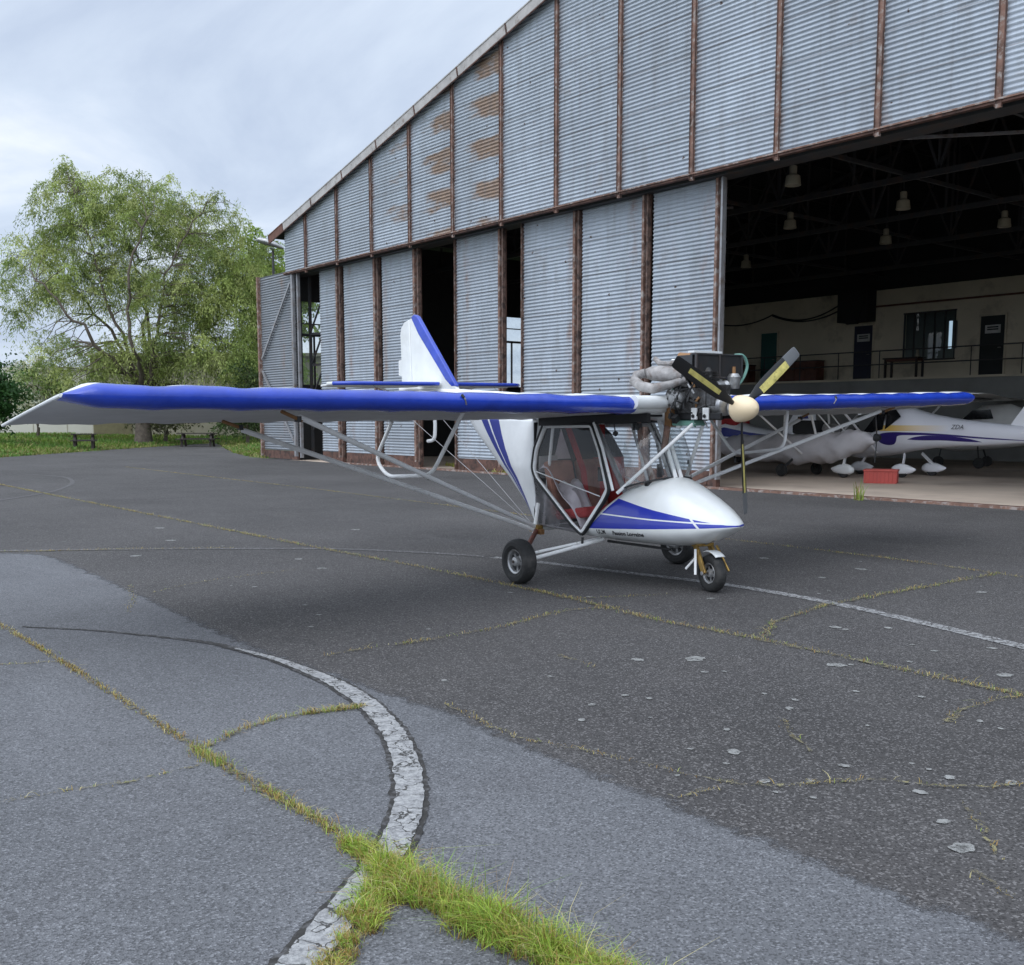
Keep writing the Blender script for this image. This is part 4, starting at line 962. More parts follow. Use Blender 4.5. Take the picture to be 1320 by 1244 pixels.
b = MB(); b.prism([(.55, 1.02), (.62, 1.30), (.70, 1.16), (.80, .93), (.70, .89)], -.30, -.298, M['glass']); b.prism([(.66, .90), (.72, 1.42), (.80, 1.40), (.98, .97)], .16, .163, M['glass']); b.build('spare_windscreen_sheet', ul, smooth=False)
b = MB(); b.tube(arcs([(.60, -.1, 1.48), (.62, -.1, 1.25), (.74, -.11, 1.08), (.82, -.12, .95)], .05), .02, M['rustpost'], 8); b.tube([(.58, -.1, 1.46), (.58, -.1, 1.40)], .045, M['black'], 10); b.tube([(.46, -.28, 1.46), (.48, -.28, 1.38)], .006, M['black'], 5); b.lathe([(0, 0), (.025, .02), (.025, .04), (0, .06)], M['black'], (.48, -.28, 1.34), n=10); b.build('control_column', ul)
for s in (-1, 1):
    b = MB(); b.tube([(1.24, s*.06, 1.47), (.66, s*.43, .84)], .016, M['tube'], 10); b.build('engine_strut', ul)
    # quarter light between the door and the windscreen: dusky tinted sheet
    b = MB(); b.add([side3(p, s, -.01) for p in [(.32, 1.44), (.50, 1.40), (.62, 1.28), (.73, 1.10), (.72, .93), (.69, .885), (.59, .86), (.45, 1.22)]], [tuple(range(8))], M['doorglass']); b.build('quarter_light', ul, smooth=False, fixn=False)
b = MB()
for s in (-1, 1): b = MB(); b.tube([(.30, s*.385, 1.47), (.44, s*.405, 1.24), (.60, s*.425, .86)], .014, M['tube'], 8); b.build('door_pillar', ul)
# interior
for s in (-1, 1):
    b = MB(); b.box((-.05, s*.2, .60), (.46, .34, .10), M['seat'], (0, R(-8), 0)); b.box((-.36, s*.2, .82), (.09, .33, .56), M['brownseat'], (0, R(-14), 0)); b.build('seat', ul, smooth=False, bev=.03)
b = MB(); b.box((-.545, 0, .96), (.02, .80, 1.02), M['darkcloth']); b.build('rear_bulkhead', ul, smooth=False)
b = MB(); b.prism([(-.07, 1.40), (-.16, 1.10), (.06, 1.10)], -.530, -.522, M['sheet'], 'X'); b.build('bulkhead_flap', ul, smooth=False)
b = MB(); b.box((-.525, -.24, 1.06), (.015, .24, .16), M['greycloth']); b.build('bulkhead_pocket', ul, smooth=False, bev=.01)
b = MB(); b.prism([(-.54, .46), (-.54, 1.1), (-.10, 1.12), (-.07, .82), (.0, .46)], .375, .39, M['seat']); b.prism([(-.54, 1.08), (-.54, 1.46), (-.44, 1.46), (-.28, 1.35), (-.10, 1.12)], .38, .392, M['darkcloth']); b.build('cabin_lining', ul, smooth=False)
for p_, q_ in (((-.44, -.05, 1.42), (-.27, .0, 1.0)), ((-.27, .0, 1.0), (-.18, -.02, .62)), ((-.30, .28, 1.44), (-.2, .2, .66)), ((.42, -.02, .5), (.50, -.02, .84))):
    b = MB(); b.bar(p_, q_, .06, .02, M['seat'], (1, 0, 0)); b.build('harness_strap', ul, smooth=False)
b = MB(); b.tube([(-.1, 0, 1.46), (.42, -.04, .74)], .028, M['greysteel'], 8); b.tube([(.1, .3, 1.45), (.45, .3, .6)], .014, M['tube'], 8); b.tube([(-.46, -.36, .46), (-.34, -.33, 1.45)], .016, M['tube'], 8); b.tube([(-.46, .36, .46), (-.34, .33, 1.45)], .016, M['tube'], 8); b.build('cabin_tube', ul)
rows = []
for i in range(13):
    t = i/12; r_ = []
    for j in range(9):
        u = j/8; x = -.50+.62*t; z = 1.0-.52*t+.05*math.sin(t*9+u*4)+.10*math.sin(math.pi*t)*(1-u*.4); r_.append((x, -.385+.30*u, z+.03*math.sin(u*11+t*5)))
    rows.append(r_)
b = MB(); b.grid(rows, M['sheet']); b.build('seat_cover', ul, solid=.006, fixn=False)
b = MB(); b.box((.86, .0, .86), (.05, .5, .16), M['black'], (0, R(-15), 0)); b.build('instrument_panel', ul, smooth=False, bev=.01)
# engine -----------------------------------------------------------
eg = MB()
eg.box((1.22, 0, 1.66), (.36, .22, .22), M['engine']); eg.box((1.22, 0, 1.53), (.46, .14, .08), M['steel']); eg.box((1.05, 0, 1.58), (.2, .18, .12), M['engine'])
eg.lathe([(.0, .0), (.12, .0), (.125, .05), (.11, .11), (.0, .11)], M['engine'], (.94, 0, 1.68), 'X', 20)
eg.lathe([(.0, -.02), (.06, -.02), (.06, .0)], M['alloy'], (.94, 0, 1.68), 'X', 14)
eg.lathe([(.0, -.1), (.085, -.1), (.095, -.06), (.095, .04), (.06, .06), (0, .06)], M['alloy'], (1.50, 0, 1.62), 'X', 20)
eg.box((1.45, 0, 1.70), (.10, .2, .18), M['engine'])
en = eg.build('engine_block', ul, bev=.006)
for x in (1.14, 1.31):
    b = MB()
    for k in range(8): b.box((x, 0, 1.78+k*.017), (.145-.004*(k % 2), .17, .007), M['engine'])
    b.lathe([(.0, 0), (.05, 0), (.055, .14), (.035, .17), (.0, .17)], M['engine'], (x, 0, 1.77), n=14); b.lathe([(0, 0), (.016, 0), (.014, .06), (.008, .07), (0, .07)], M['alloy'], (x, 0, 1.93), n=8)
    b.build('cylinder', en)
for x in (1.16, 1.36):
    b = MB(); b.lathe([(0, -.10), (.045, -.10), (.05, -.02), (.04, .0), (.055, .03), (.03, .08), (0, .08)], M['alloy'], (x, .16, 1.78), 'Y', 14); b.lathe([(0, 0), (.05, 0), (.06, .10), (.04, .13), (0, .13)], M['alloy'], (x+.03, .27, 1.76), n=12); b.tube([(x+.03, .27, 1.88), (x+.03, .27, 1.95)], .016, M['copper'], 8); b.build('carburettor', en)
b = MB(); b.lathe([(0, -.03), (.035, -.03), (.04, -.02), (.075, -.02), (.09, .0), (.09, .05), (.0, .05)], M['alloy'], (1.09, -.165, 1.675), 'Y', 22)
for k in range(6): a = 6.283*k/6; b.box((1.09+.06*math.cos(a), -.188, 1.675+.06*math.sin(a)), (.02, .012, .02), M['engine'], (0, a, 0))
b.build('starter_housing', en, ang=40)
rnd = random.Random(3); b = MB()
for k in range(70):
    p = Vector((rnd.uniform(1.0, 1.46), rnd.uniform(-.17, .15), rnd.uniform(1.5, 1.86)))
    if rnd.random() < .5: b.box(p, (rnd.uniform(.02, .07), rnd.uniform(.02, .06), rnd.uniform(.02, .06)), M[rnd.choice(['engine', 'alloy', 'black', 'steel'])], (rnd.random(), rnd.random(), rnd.random()))
    else:
        d = Vector((rnd.gauss(0, 1), rnd.gauss(0, .5), rnd.gauss(0, 1))).normalized()*rnd.uniform(.05, .16); b.tube([p, p+d*.5+Vector((0, -.03, .02)), p+d], rnd.uniform(.006, .014), M[rnd.choice(['engine', 'alloy', 'black', 'copper', 'hose'])], 6)
for k in range(7):
    a = Vector((rnd.uniform(1.0, 1.4), -.13, rnd.uniform(1.52, 1.8))); c = Vector((rnd.uniform(1.0, 1.45), -.17, rnd.uniform(1.5, 1.85))); b.tube([a, (a+c)/2+Vector((0, -.06, -.05)), c], .007, M['black'], 6)
b.build('engine_fittings', en, smooth=True)
b = MB()
b.tube([(1.2, -.14, 1.84), (1.12, -.22, 1.80), (.95, -.28, 1.765), (.80, -.28, 1.79), (.70, -.26, 1.84), (.69, -.22, 1.89), (.76, -.18, 1.91)], [.03, .035, .045, .047, .047, .045, .04], M['exhaust'], 12)
b.tube([(.74, -.14, 1.905), (.80, -.14, 1.905), (.90, -.14, 1.90), (1.12, -.13, 1.88), (1.18, -.13, 1.875)], [.045, .062, .07, .068, .045], M['exhaust'], 14)
b.tube([(1.12, -.13, 1.88), (1.16, -.16, 1.82), (1.18, -.1, 1.80)], .03, M['exhaust'], 8)
b.tube([(.70, .0, 2.045), (.78, -.02, 1.995), (.90, -.04, 1.985), (1.02, -.04, 2.0), (1.10, -.03, 2.03)], [.022, .026, .028, .024, .02], M['exhaust'], 8)
b.build('exhaust', ul)
b = MB(); b.tube([(.98, .02, 2.05), (1.2, .05, 2.03)], .035, M['copper'], 8); b.tube([(.88, .03, 2.02), (1.28, .1, 1.99)], .012, M['tube'], 6); b.box((1.05, .02, 2.0), (.3, .16, .03), M['alloy']); b.build('radiator_bracket', ul)
b = MB(); b.box((1.31, .135, 1.955), (.055, .56, .185), M['black']); b.box((1.31, .135, 2.052), (.075, .60, .012), M['steel']); b.box((1.31, .135, 1.858), (.075, .60, .012), M['steel'])
for y in (-.16, .135, .43): b.box((1.34, y, 1.955), (.02, .018, .19), M['steel'])
for k in range(40): b.box((1.339, -.15+.57*k/39, 1.955), (.006, .003, .175), M['steel'])
b.box((1.22, -.165, 1.955), (.16, .01, .18), M['steel']); b.box((1.28, .02, 2.072), (.07, .36, .018), M['white'])
b.build('radiator', ul, smooth=False, bev=.004)
b = MB(); b.tube(arcs([(1.32, .36, 2.055), (1.34, .46, 2.06), (1.34, .52, 1.97), (1.34, .48, 1.88), (1.33, .42, 1.80), (1.3, .2, 1.74)], .05), .013, M['hose'], 8); b.build('coolant_hose', ul)
b = MB()
for x in (1.285, 1.415): b.box((x, -.115, 1.545), (.06, .02, .10), M['white']); b.lathe([(0, 0), (.016, 0), (.016, .012), (0, .012)], M['black'], (x, -.14, 1.525), 'Y', 10)
b.bar((1.0, -.085, 1.525), (1.56, -.085, 1.525), .03, .05, M['black']); b.bar((1.0, .085, 1.525), (1.56, .085, 1.525), .03, .05, M['black']); b.box((1.02, 0, 1.55), (.06, .30, .12), M['copper'])
b.box((.93, -.02, 1.50), (.08, .10, .14), M['copper']); b.tube([(.92, -.06, 1.44), (.90, -.08, 1.22)], .03, M['rustpost'], 8)
b.build('engine_mount', ul, smooth=False, bev=.003)
b = MB(); b.box((1.12, .0, 1.465), (.26, .16, .05), M['hose']); b.box((1.05, -.05, 1.435), (.05, .04, .03), M['white']); b.build('coolant_tray', ul, smooth=False, bev=.01)
# propeller --------------------------------------------------------
HUB = Vector((1.64, .03, 1.585))
b = MB(); b.lathe([(0, -.02), (.095, -.02), (.112, .0), (.114, .03), (.108, .08), (.092, .13), (.068, .17), (.036, .196), (.0, .205)], M['spinner'], HUB, 'X', 28); b.build('spinner', ul, ang=50)
b = MB(); b.lathe([(.0, -.06), (.06, -.06), (.06, -.0), (0, 0)], M['alloy'], HUB+Vector((-.01, 0, 0)), 'X', 16); b.build('propeller_hub', ul)
for ang in (34, 155, 276):
    a = R(ang); rad = Vector((0, math.cos(a), math.sin(a))); tan = Vector((0, -math.sin(a), math.cos(a)))
    rs = [.075, .10, .15, .22, .28, .30, .40, .50, .60, .70, .715, .80, .87, .895, .90]; ch = [.030, .034, .048, .072, .096, .100, .110, .112, .112, .110, .110, .106, .103, .09, .07]
    rows = []
    for r0, c in zip(rs, ch):
        pit = R(23)-R(8)*(r0-.4)
        cd_ = tan*math.cos(pit)-Vector((1, 0, 0))*math.sin(pit); nn = rad.cross(cd_).normalized()
        if nn.x < 0: nn = -nn
        up_ = []; dn = []
        for u in np.linspace(-.5, .5, 9):
            th = (.05 if r0 > .2 else .16)*c*math.sqrt(max(0, 1-(2*u)**2))*(1-.5*max(0, r0-.5))
            if r0 < .2: th = max(th, .012*math.sqrt(max(0, 1-(2*u)**2)))
            base = HUB+rad*r0+cd_*(u*c)+Vector((.03, 0, 0)); up_.append(tuple(base+nn*th)); dn.append(tuple(base-nn*th*.4))
        rows.append(up_+dn[::-1][1:-1])
    def mf(i, j):
        if rs[i] >= .285 and rs[i] < .705 and ((0 <= j <= 4) if ang < 100 else (2 <= j <= 4)): return M['yellow']
        if rs[i] >= .705 : return M['tip'] if ang < 100 or ang > 200 else M['blade']
        return M['blade']
    b = MB(); b.grid(rows, M['blade'], mf, closed=True); k = len(rows[0]); o = len(b.v)-len(rows)*k
    b.f.append(tuple(o+(len(rows)-1)*k+j for j in range(k))); b.m.append(b.mi(M['tip'])); b.build('propeller_blade', ul, ang=50)
# lift struts, jury hoops, wires ------------------------------------
for s in (-1, 1):
    zw = lambda x, y: chord_z(x, y, .075)
    root = Vector((-.50, s*.42, .42)); fa = Vector((.80, s*3.74, zw(.8, 3.74)-.07)); ra = Vector((-.32, s*3.70, zw(-.32, 3.7)-.02))
    for e in (fa, ra):
        b = MB(); d = (e-root); rt_ = root+Vector((0, 0, .02 if e is fa else -.015)); b.tube([rt_, rt_+d*.95], .021, M['tube'], 10); b.build('lift_strut', ul)
        b = MB(); b.tube([root+d*.945, root+d], .014, M['copper'], 8); b.box(root+d*.955, (.05, .03, .04), M['steel']); b.build('strut_fitting', ul)
    b = MB(); y = s*2.0
    b.tube(arcs([(.50, y, zw(.5, 2)-.03), (.02, y, 1.045), (-.70, y, 1.00), (-.90, y, 1.15), (-.60, y, zw(-.6, 2)-.01)] if s < 0 else [(.66, y, zw(.66, 2)-.05), (.63, y, 1.17), (-.04, y, 1.10), (-.34, y, 1.43), (-.40, y, zw(-.4, 2)-.02)], .12), .017, M['tube'], 10); b.build('jury_strut', ul)
    b = MB(); b.tube([(-.02, y, 1.055), (-.02, y, 1.0)], .012, M['black'], 6); b.build('jury_fitting', ul, smooth=False)
    b = MB(); b.tube([(-.70, y, 1.01), (-.70, y, .965)], .012, M['black'], 6); b.build('jury_fitting', ul, smooth=False)
    for e_ in ((-2.85, s*.85, 1.885), (-3.2, s*.03, 1.85)): b = MB(); b.tube([root, e_], .0032, M['greysteel'], 5); b.build('tail_cable', ul)
b = MB()
for s in (-1, 1): b.box((-.50, s*.42, .43), (.14, .06, .07), M['gold']); b.tube([(-.52, s*.43, .38), (-.46, s*.42, .68)], .02, M['tube'], 8); b.box((-.42, s*.43, .40), (.06, .05, .05), M['copper']); b.lathe([(0, 0), (.022, 0), (.022, .02), (0, .02)], M['greysteel'], (-.50, s*.46, .42), 'Y', 8)
b.tube([(-.5, -.42, .42), (-.5, .42, .42)], .022, M['tube'], 8)
b.build('strut_bracket', ul, smooth=True)
# undercarriage -------------------------------------------------------
def wheel(c, r, wdt, turn=0, lab=None):
    rimr = r*.54
    b = MB(); prof = [(rimr, -wdt*.36), (r*.70, -wdt*.49), (r*.86, -wdt*.47), (r*.95, -wdt*.36), (r*.99, -wdt*.18), (r, -wdt*.05), (r*.985, -wdt*.03), (r*.985, wdt*.03), (r, wdt*.05), (r*.99, wdt*.18), (r*.95, wdt*.36), (r*.86, wdt*.47), (r*.70, wdt*.49), (rimr, wdt*.36)]
    b.lathe(prof, M['tyre'], (0, 0, 0), 'Y', 36, caps=False); w_ = b.build('wheel', ul); w_.location = c; w_.rotation_euler = (0, 0, turn)
    b = MB(); b.lathe([(rimr*1.0, -wdt*.40), (rimr*1.03, -wdt*.36), (rimr*.86, -wdt*.30), (rimr*.80, -wdt*.10), (rimr*.45, -wdt*.12), (rimr*.36, -wdt*.36), (rimr*.16, -wdt*.42), (0, -wdt*.42)], M['rim'], (0, 0, 0), 'Y', 28, caps=False)
    b.lathe([(0, wdt*.42), (rimr*.16, wdt*.42), (rimr*.36, wdt*.36), (rimr*.45, wdt*.12), (rimr*.80, wdt*.10), (rimr*.86, wdt*.30), (rimr*1.03, wdt*.36), (rimr, wdt*.40)], M['rim'], (0, 0, 0), 'Y', 28, caps=False)
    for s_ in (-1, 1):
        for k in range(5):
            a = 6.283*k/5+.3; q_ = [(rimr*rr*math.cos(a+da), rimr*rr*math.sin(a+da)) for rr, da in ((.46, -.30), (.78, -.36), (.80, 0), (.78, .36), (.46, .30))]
            b.prism(q_, s_*wdt*.105, s_*wdt*.16, M['black'])  # black plates: the dark of the spoke holes put into colour
        b.lathe([(0, s_*wdt*.40), (rimr*.12, s_*wdt*.40), (rimr*.12, s_*wdt*.50), (0, s_*wdt*.50)], M['steel'], (0, 0, 0), 'Y', 10)
    b.build('rim', w_); return w_
rl = math.tan(R(.6))
for s in (-1, 1):
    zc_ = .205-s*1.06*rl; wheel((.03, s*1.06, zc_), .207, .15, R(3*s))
    b = MB(); b.tube([(.03, s*.96, zc_), (-.06, s*.93, .27), (-.47, s*.44, .41)], [.024, .026, .022], M['rustleg'], 10); b.build('gear_leg', ul)
    b = MB(); b.tube([(.03, s*1.0, zc_-.005), (.26, s*.22, .37)], .018, M['tube'], 10); b.tube([(-.03, s*.97, zc_+.04), (.22, s*.22, .375)], .014, M['tube'], 10); b.build('gear_brace', ul)
    b = MB(); b.tube([(.03, s*.90, zc_), (.03, s*1.11, zc_)], .02, M['greysteel'], 10); b.build('axle', ul)
NW = Vector((1.44, -.03, .165)); nt_ = R(-14)
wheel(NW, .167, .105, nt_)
b = MB(); ax = Vector((math.sin(-nt_)*1, math.cos(nt_), 0)); 
rm = Matrix.Rotation(nt_, 3, 'Z')
def nl(x, y, z): return tuple(NW+rm @ Vector((x, y, z)))
for s in (-1, 1):
    b.bar(nl(-.15, s*.075, .235), nl(.0, s*.082, -.005), .022, .06, M['gold']); b.tube([nl(-.02, s*.082, .0), nl(-.02, s*.10, .0)], .02, M['greysteel'], 8)
b.box(nl(-.15, 0, .24), (.07, .19, .04), M['gold'], (0, 0, nt_)); b.build('nose_fork', ul, smooth=False, bev=.004)
b = MB(); b.tube([nl(-.15, 0, .22), nl(-.165, 0, .36)], .03, M['copper'], 10); b.tube([nl(-.1, .0, .25), nl(.03, .0, .30)], .014, M['greysteel'], 8); b.build('nose_leg', ul)
b = MB(); rows = []
for k in range(9):
    a = R(52)+R(62)*k/8; rr_ = .192; rows.append([nl(rr_*math.cos(a), -.05, rr_*math.sin(a)-.0), nl(rr_*math.cos(a)*1.02, -.03, rr_*math.sin(a)*1.03), nl(rr_*math.cos(a)*1.02, .03, rr_*math.sin(a)*1.03), nl(rr_*math.cos(a), .05, rr_*math.sin(a))])
b.grid(rows, M['white']); b.build('nose_fender', ul, solid=.006)
b = MB(); b.bar(nl(-.13, -.09, .20), nl(-.09, -.115, -.02), .02, .035, M['tube']); b.tube([nl(-.13, -.09, .12), nl(-.2, -.14, .02)], .011, M['tube'], 8); b.build('steering_arm', ul, smooth=False)
b = MB(); b.tube([nl(-.06, .085, .23), nl(.09, .11, .02)], .011, M['gold'], 8); b.build('fork_stay', ul)
# ------------------------------------------------------------------ aircraft parked inside the hangar
def fus_loft(sts, m, mfun=None, n=24, ex=2.3):
    rows = []
    for x, hw, z0, z1 in sts:
        c = (z0+z1)/2; h = (z1-z0)/2; r_ = []
        for j in range(n):
            a = 6.283*j/n+.13; r_.append((x, hw*math.copysign(abs(math.cos(a))**(2/ex), math.cos(a)), c+h*math.copysign(abs(math.sin(a))**(2/ex), math.sin(a))))
        rows.append(r_)
    b = MB(); b.grid(rows, m, mfun, closed=True); k = n; o = len(b.v)-len(rows)*k
    for i in (0, len(rows)-1): b.f.append(tuple(o+i*k+j for j in range(k))); b.m.append(b.mi(m))
    return b
def dense(sts, k=6):
    s = np.array(sts, float); xs_ = s[:, 0]; out = []
    for i in range(len(s)-1):
        for t in np.linspace(0, 1, k, endpoint=False): out.append(tuple(s[i]+(s[i+1]-s[i])*t))
    out.append(tuple(s[-1])); return out
def plane_wing(t, x0, x1, half, z, th, m, dih=.1, ya=.0):
    for s in (-1, 1):
        rows = []
        for y in (ya, half*.5, half*.93, half):
            c = 1 if y < half*.95 else .8; cx_ = (x0+x1)/2
            prof = [(-.5, 0), (-.3, .45), (.1, .95), (.35, .9), (.47, .4), (.5, 0), (.46, -.25), (.3, -.35), (-.2, -.15)]
            rows.append([(cx_+(x1-x0)*u*c, s*y, z+dih*y/half+th*v*(c if c == 1 else .5)) for u, v in prof])
        b = MB(); b.grid(rows, m, closed=True); k = 9; o = len(b.v)-4*k
        b.f.append(tuple(o+3*k+j for j in range(k))); b.m.append(b.mi(m)); b.build('wing', t, ang=50)
def spat_wheel(t, x, y, m=None, strut=None):
    m = m or M['planewhite']
    rows = []
    for u, hw, z0, z1 in [(-.36, .012, .20, .24), (-.26, .06, .13, .28), (-.1, .085, .09, .34), (.08, .092, .08, .36), (.2, .085, .09, .33), (.29, .055, .13, .27), (.32, .01, .18, .22)]:
        rows.append((x+u, hw, z0, z1))
    b = fus_loft(rows, m, n=14); 
    b.v = [(a, q+y, c) for a, q, c in b.v]; sp = b.build('wheel_spat', t, ang=60)
    b = MB(); b.lathe([(.07, -.05), (.15, -.05), (.165, -.02), (.165, .02), (.15, .05), (.07, .05)], M['tyre'], (x+.02, y, .165), 'Y', 20); b.build('tyre', sp)
    if strut:
        b = MB(); b.bar(strut, (x, y, .30), .09, .035, m, (1, 0, 0)); b.build('gear_leg', t, smooth=False, bev=.01)
def bare_wheel(t, x, y, strut):
    b = MB(); b.lathe([(.07, -.05), (.15, -.05), (.165, -.02), (.165, .02), (.15, .05), (.07, .05)], M['tyre'], (x, y, .165), 'Y', 20); w_ = b.build('wheel', t)
    b = MB(); b.lathe([(0, -.04), (.08, -.04), (.08, .04), (0, .04)], M['steel'], (x, y, .165), 'Y', 16); b.build('rim', w_)
    b = MB(); b.bar(strut, (x, y, .17), .06, .03, M['steel'], (1, 0, 0)); b.build('gear_leg', t, smooth=False)
def prop3(t, c, r, m):
    b = MB()
    for a in (20, 140, 260):
        d = Vector((0, math.cos(R(a)), math.sin(R(a)))); b.bar(Vector(c)+d*.05, Vector(c)+d*r, .10, .016, m, (1, .4, 0))
    b.build('propeller', t, smooth=False, bev=.004)
# white two-seater with purple and gold flashes, nose to the left
p2 = thing('parked_aircraft', 'white light aircraft with purple swoosh and gold flash parked at right inside hangar', 'aircraft', (-16.0, 25.0, .006), R(180))
S2 = dense([(.95, .10, .62, .92), (.80, .24, .50, 1.02), (.45, .40, .44, 1.10), (.1, .50, .48, 1.16), (-.05, .52, .50, 1.30), (-.35, .52, .52, 1.62), (-.75, .50, .58, 1.84), (-1.1, .46, .66, 1.76), (-1.6, .36, .74, 1.62), (-2.3, .27, .80, 1.50), (-3.0, .20, .83, 1.42), (-4.2, .12, .93, 1.30), (-5.0, .06, 1.02, 1.22)])
def p2m():
    m, t, b = mat('white_with_flashes'); p = pos(t); s = nd(t, 'ShaderNodeSeparateXYZ'); t.links.new(p, s.inputs[0]); X = math_(t, 'MULTIPLY', s.outputs[0], -1.0); Z = s.outputs[2]
    def between(v, a, c): return math_(t, 'MULTIPLY', math_(t, 'GREATER_THAN', v, a), math_(t, 'LESS_THAN', v, c))
    def poly(x, pts):
        r_ = nd(t, 'ShaderNodeFloatCurve'); q = r_.mapping.curves[0]; q.points[0].location = (pts[0][0]/6, pts[0][1]/2); q.points[-1].location = (pts[-1][0]/6, pts[-1][1]/2)
        for a, c in pts[1:-1]: q.points.new(a/6, c/2)
        for pt in q.points: pt.handle_type = 'AUTO'
        r_.mapping.update(); t.links.new(math_(t, 'MULTIPLY', X, 1/6), r_.inputs['Value']); return math_(t, 'MULTIPLY', r_.outputs[0], 2.0)
    U1 = poly(X, [(.35, 1.08), (.6, 1.14), (1.2, 1.15), (2, 1.12), (3, 1.05), (4.2, .98)]); L1 = poly(X, [(.35, 1.06), (.5, .84), (.72, .82), (.86, .92), (.9, 1.05), (1.3, 1.08), (2, 1.07), (3, 1.01), (4.2, .97)])
    m1 = math_(t, 'MULTIPLY', between(Z, L1, U1), between(X, .36, 4.2))
    U2 = poly(X, [(1.15, .97), (1.5, 1.06), (2.0, 1.07), (2.6, 1.02), (3.0, .93)]); L2 = poly(X, [(1.15, .965), (1.5, .95), (2, .955), (2.6, .93), (3, .925)])
    m2 = math_(t, 'MULTIPLY', between(Z, L2, U2), between(X, 1.16, 3.0))
    pur = math_(t, 'ADD', m1, m2, True)
    g = math_(t, 'MULTIPLY', between(Z, 1.18, 1.33), between(X, .40, 2.3))
    fade = ramp(t, X, 2.2, .7)
    c = mixc(t, math_(t, 'MULTIPLY', g, fade), (.74, .74, .78), (.78, .52, .13)); c = mixc(t, pur, c, (.03, .018, .15))
    t.links.new(c, b.inputs['Base Color']); b.inputs['Roughness'].default_value = .3; return m
M['p2'] = p2m()
bd = fus_loft(S2, M['p2'], n=28).build('fuselage', p2, ang=60)
lettering('ZDA', .16, lambda u, v: Vector((-2.28-u, .345, 1.24+v)), M['text'], 'lettering', bd, .3)
b = MB()
for s in (-1, 1): b.prism([(.05, 1.16), (-.30, 1.60), (-.58, 1.78), (-.50, 1.22), (-.2, 1.14)], s*.505, s*.53, M['cabinglass']); b.prism([(-.56, 1.22), (-.62, 1.76), (-.85, 1.74), (-1.0, 1.55)], s*.49, s*.515, M['cabinglass'])
b.add([(.10, -.46, 1.17), (.10, .46, 1.17), (-.45, .42, 1.80), (-.45, -.42, 1.80)], [(0, 1, 2, 3)], M['cabinglass']); b.build('cabin_window', p2, smooth=False)
plane_wing(p2, -1.15, .15, 4.7, 1.92, .09, M['greypaint'])
for s in (-1, 1): b = MB(); b.tube([(-.35, s*.5, .62), (-.4, s*2.5, 1.92)], .03, M['planewhite'], 8); b.build('lift_strut', p2)
b = MB(); b.prism([(-3.60, 1.33), (-4.25, 2.30), (-4.85, 2.30), (-5.15, 1.1)], -.03, .03, M['planewhite']); b.build('fin', p2, bev=.015)
b = MB(); b.prism([(-4.5, -1.3), (-4.4, 0), (-4.5, 1.3), (-5.1, 1.3), (-5.15, -1.3)], 1.16, 1.2, M['planewhite'], 'Z'); b.build('tailplane', p2, bev=.01)
b = MB(); b.lathe([(0, .16), (.05, .14), (.10, .05), (.11, 0), (0, 0)], M['planewhite'], (.94, 0, .77), 'X', 18); b.build('spinner', p2)
prop3(p2, (.98, 0, .77), .82, M['blade'])
for s in (-1, 1): spat_wheel(p2, -1.25, s*.72, strut=(-1.1, s*.40, .60))
spat_wheel(p2, .42, .0, strut=(.30, 0, .5))
# aircraft under a grey cover, nose to the right
p1 = thing('covered_aircraft', 'high wing light aircraft under a pale grey fabric cover inside hangar, nose to right', 'aircraft', (-15.75, 23.1, .006), R(0))
S1 = dense([(.95, .05, .94, 1.08), (.80, .13, .84, 1.14), (.45, .27, .62, 1.20), (.0, .38, .46, 1.18), (-.6, .46, .34, 1.15), (-1.4, .48, .30, 1.12), (-2.4, .44, .34, 1.08), (-3.4, .34, .44, 1.02), (-4.2, .2, .6, .95)], 8)
bb = fus_loft(S1, M['greycloth'], n=30)
bb.v = [(x, y*(1+.05*math.sin(x*7+z*9)), z+.03*math.sin(x*5.3+y*7)+.016*math.sin(x*13+z*5)+.012*math.sin(x*21-z*17)) for x, y, z in bb.v]
bb.build('fabric_cover', p1, ang=75)
b = MB(); b.lathe([(0, .12), (.06, .10), (.10, .02), (.10, -.04), (0, -.04)], M['darkcloth'], (.97, 0, 1.03), 'X', 16); b.build('spinner', p1)
b = MB()
for a in (100, 265):
    d = Vector((0, math.cos(R(a)), math.sin(R(a)))); b.bar(Vector((.98, 0, 1.03))+d*.04, Vector((.98, 0, 1.03))+d*.62, .10, .02, M['blade'], (1, .5, 0))
b.build('propeller', p1, smooth=False)
plane_wing(p1, -1.75, -.45, 4.4, 1.78, .08, M['greypaint'], .05)
b = MB()
for s in (-1, 1):
    b.tube([(-.6, s*.3, 1.1), (-.75, s*.4, 1.8)], .03, M['tube'], 8); b.tube([(-1.6, s*.3, 1.1), (-1.5, s*.4, 1.8)], .03, M['tube'], 8); b.tube([(-.9, s*.45, .6), (-1.0, s*2.4, 1.78)], .025, M['tube'], 8); b.tube([(-.1, s*.25, 1.15), (-.75, s*.3, 1.8)], .02, M['tube'], 8)
b.build('cabin_tube', p1)
b = MB(); b.box((-1.0, 0, 1.28), (.7, .6, .35), M['darkcloth']); b.box((-.35, 0, 1.25), (.25, .5, .2), M['alloy'], (0, R(20), 0)); b.build('open_cockpit', p1, smooth=False, bev=.05)
b = MB(); b.prism([(-3.9, .9), (-4.4, 1.9), (-4.8, 1.9), (-4.7, .8)], -.025, .025, M['planewhite']); b.build('fin', p1, bev=.01)
spat_wheel(p1, .05, -.0, M['white'], (.1, 0, .55))
for s in (-1, 1): bare_wheel(p1, -1.3, s*.75, (-1.2, s*.35, .5))
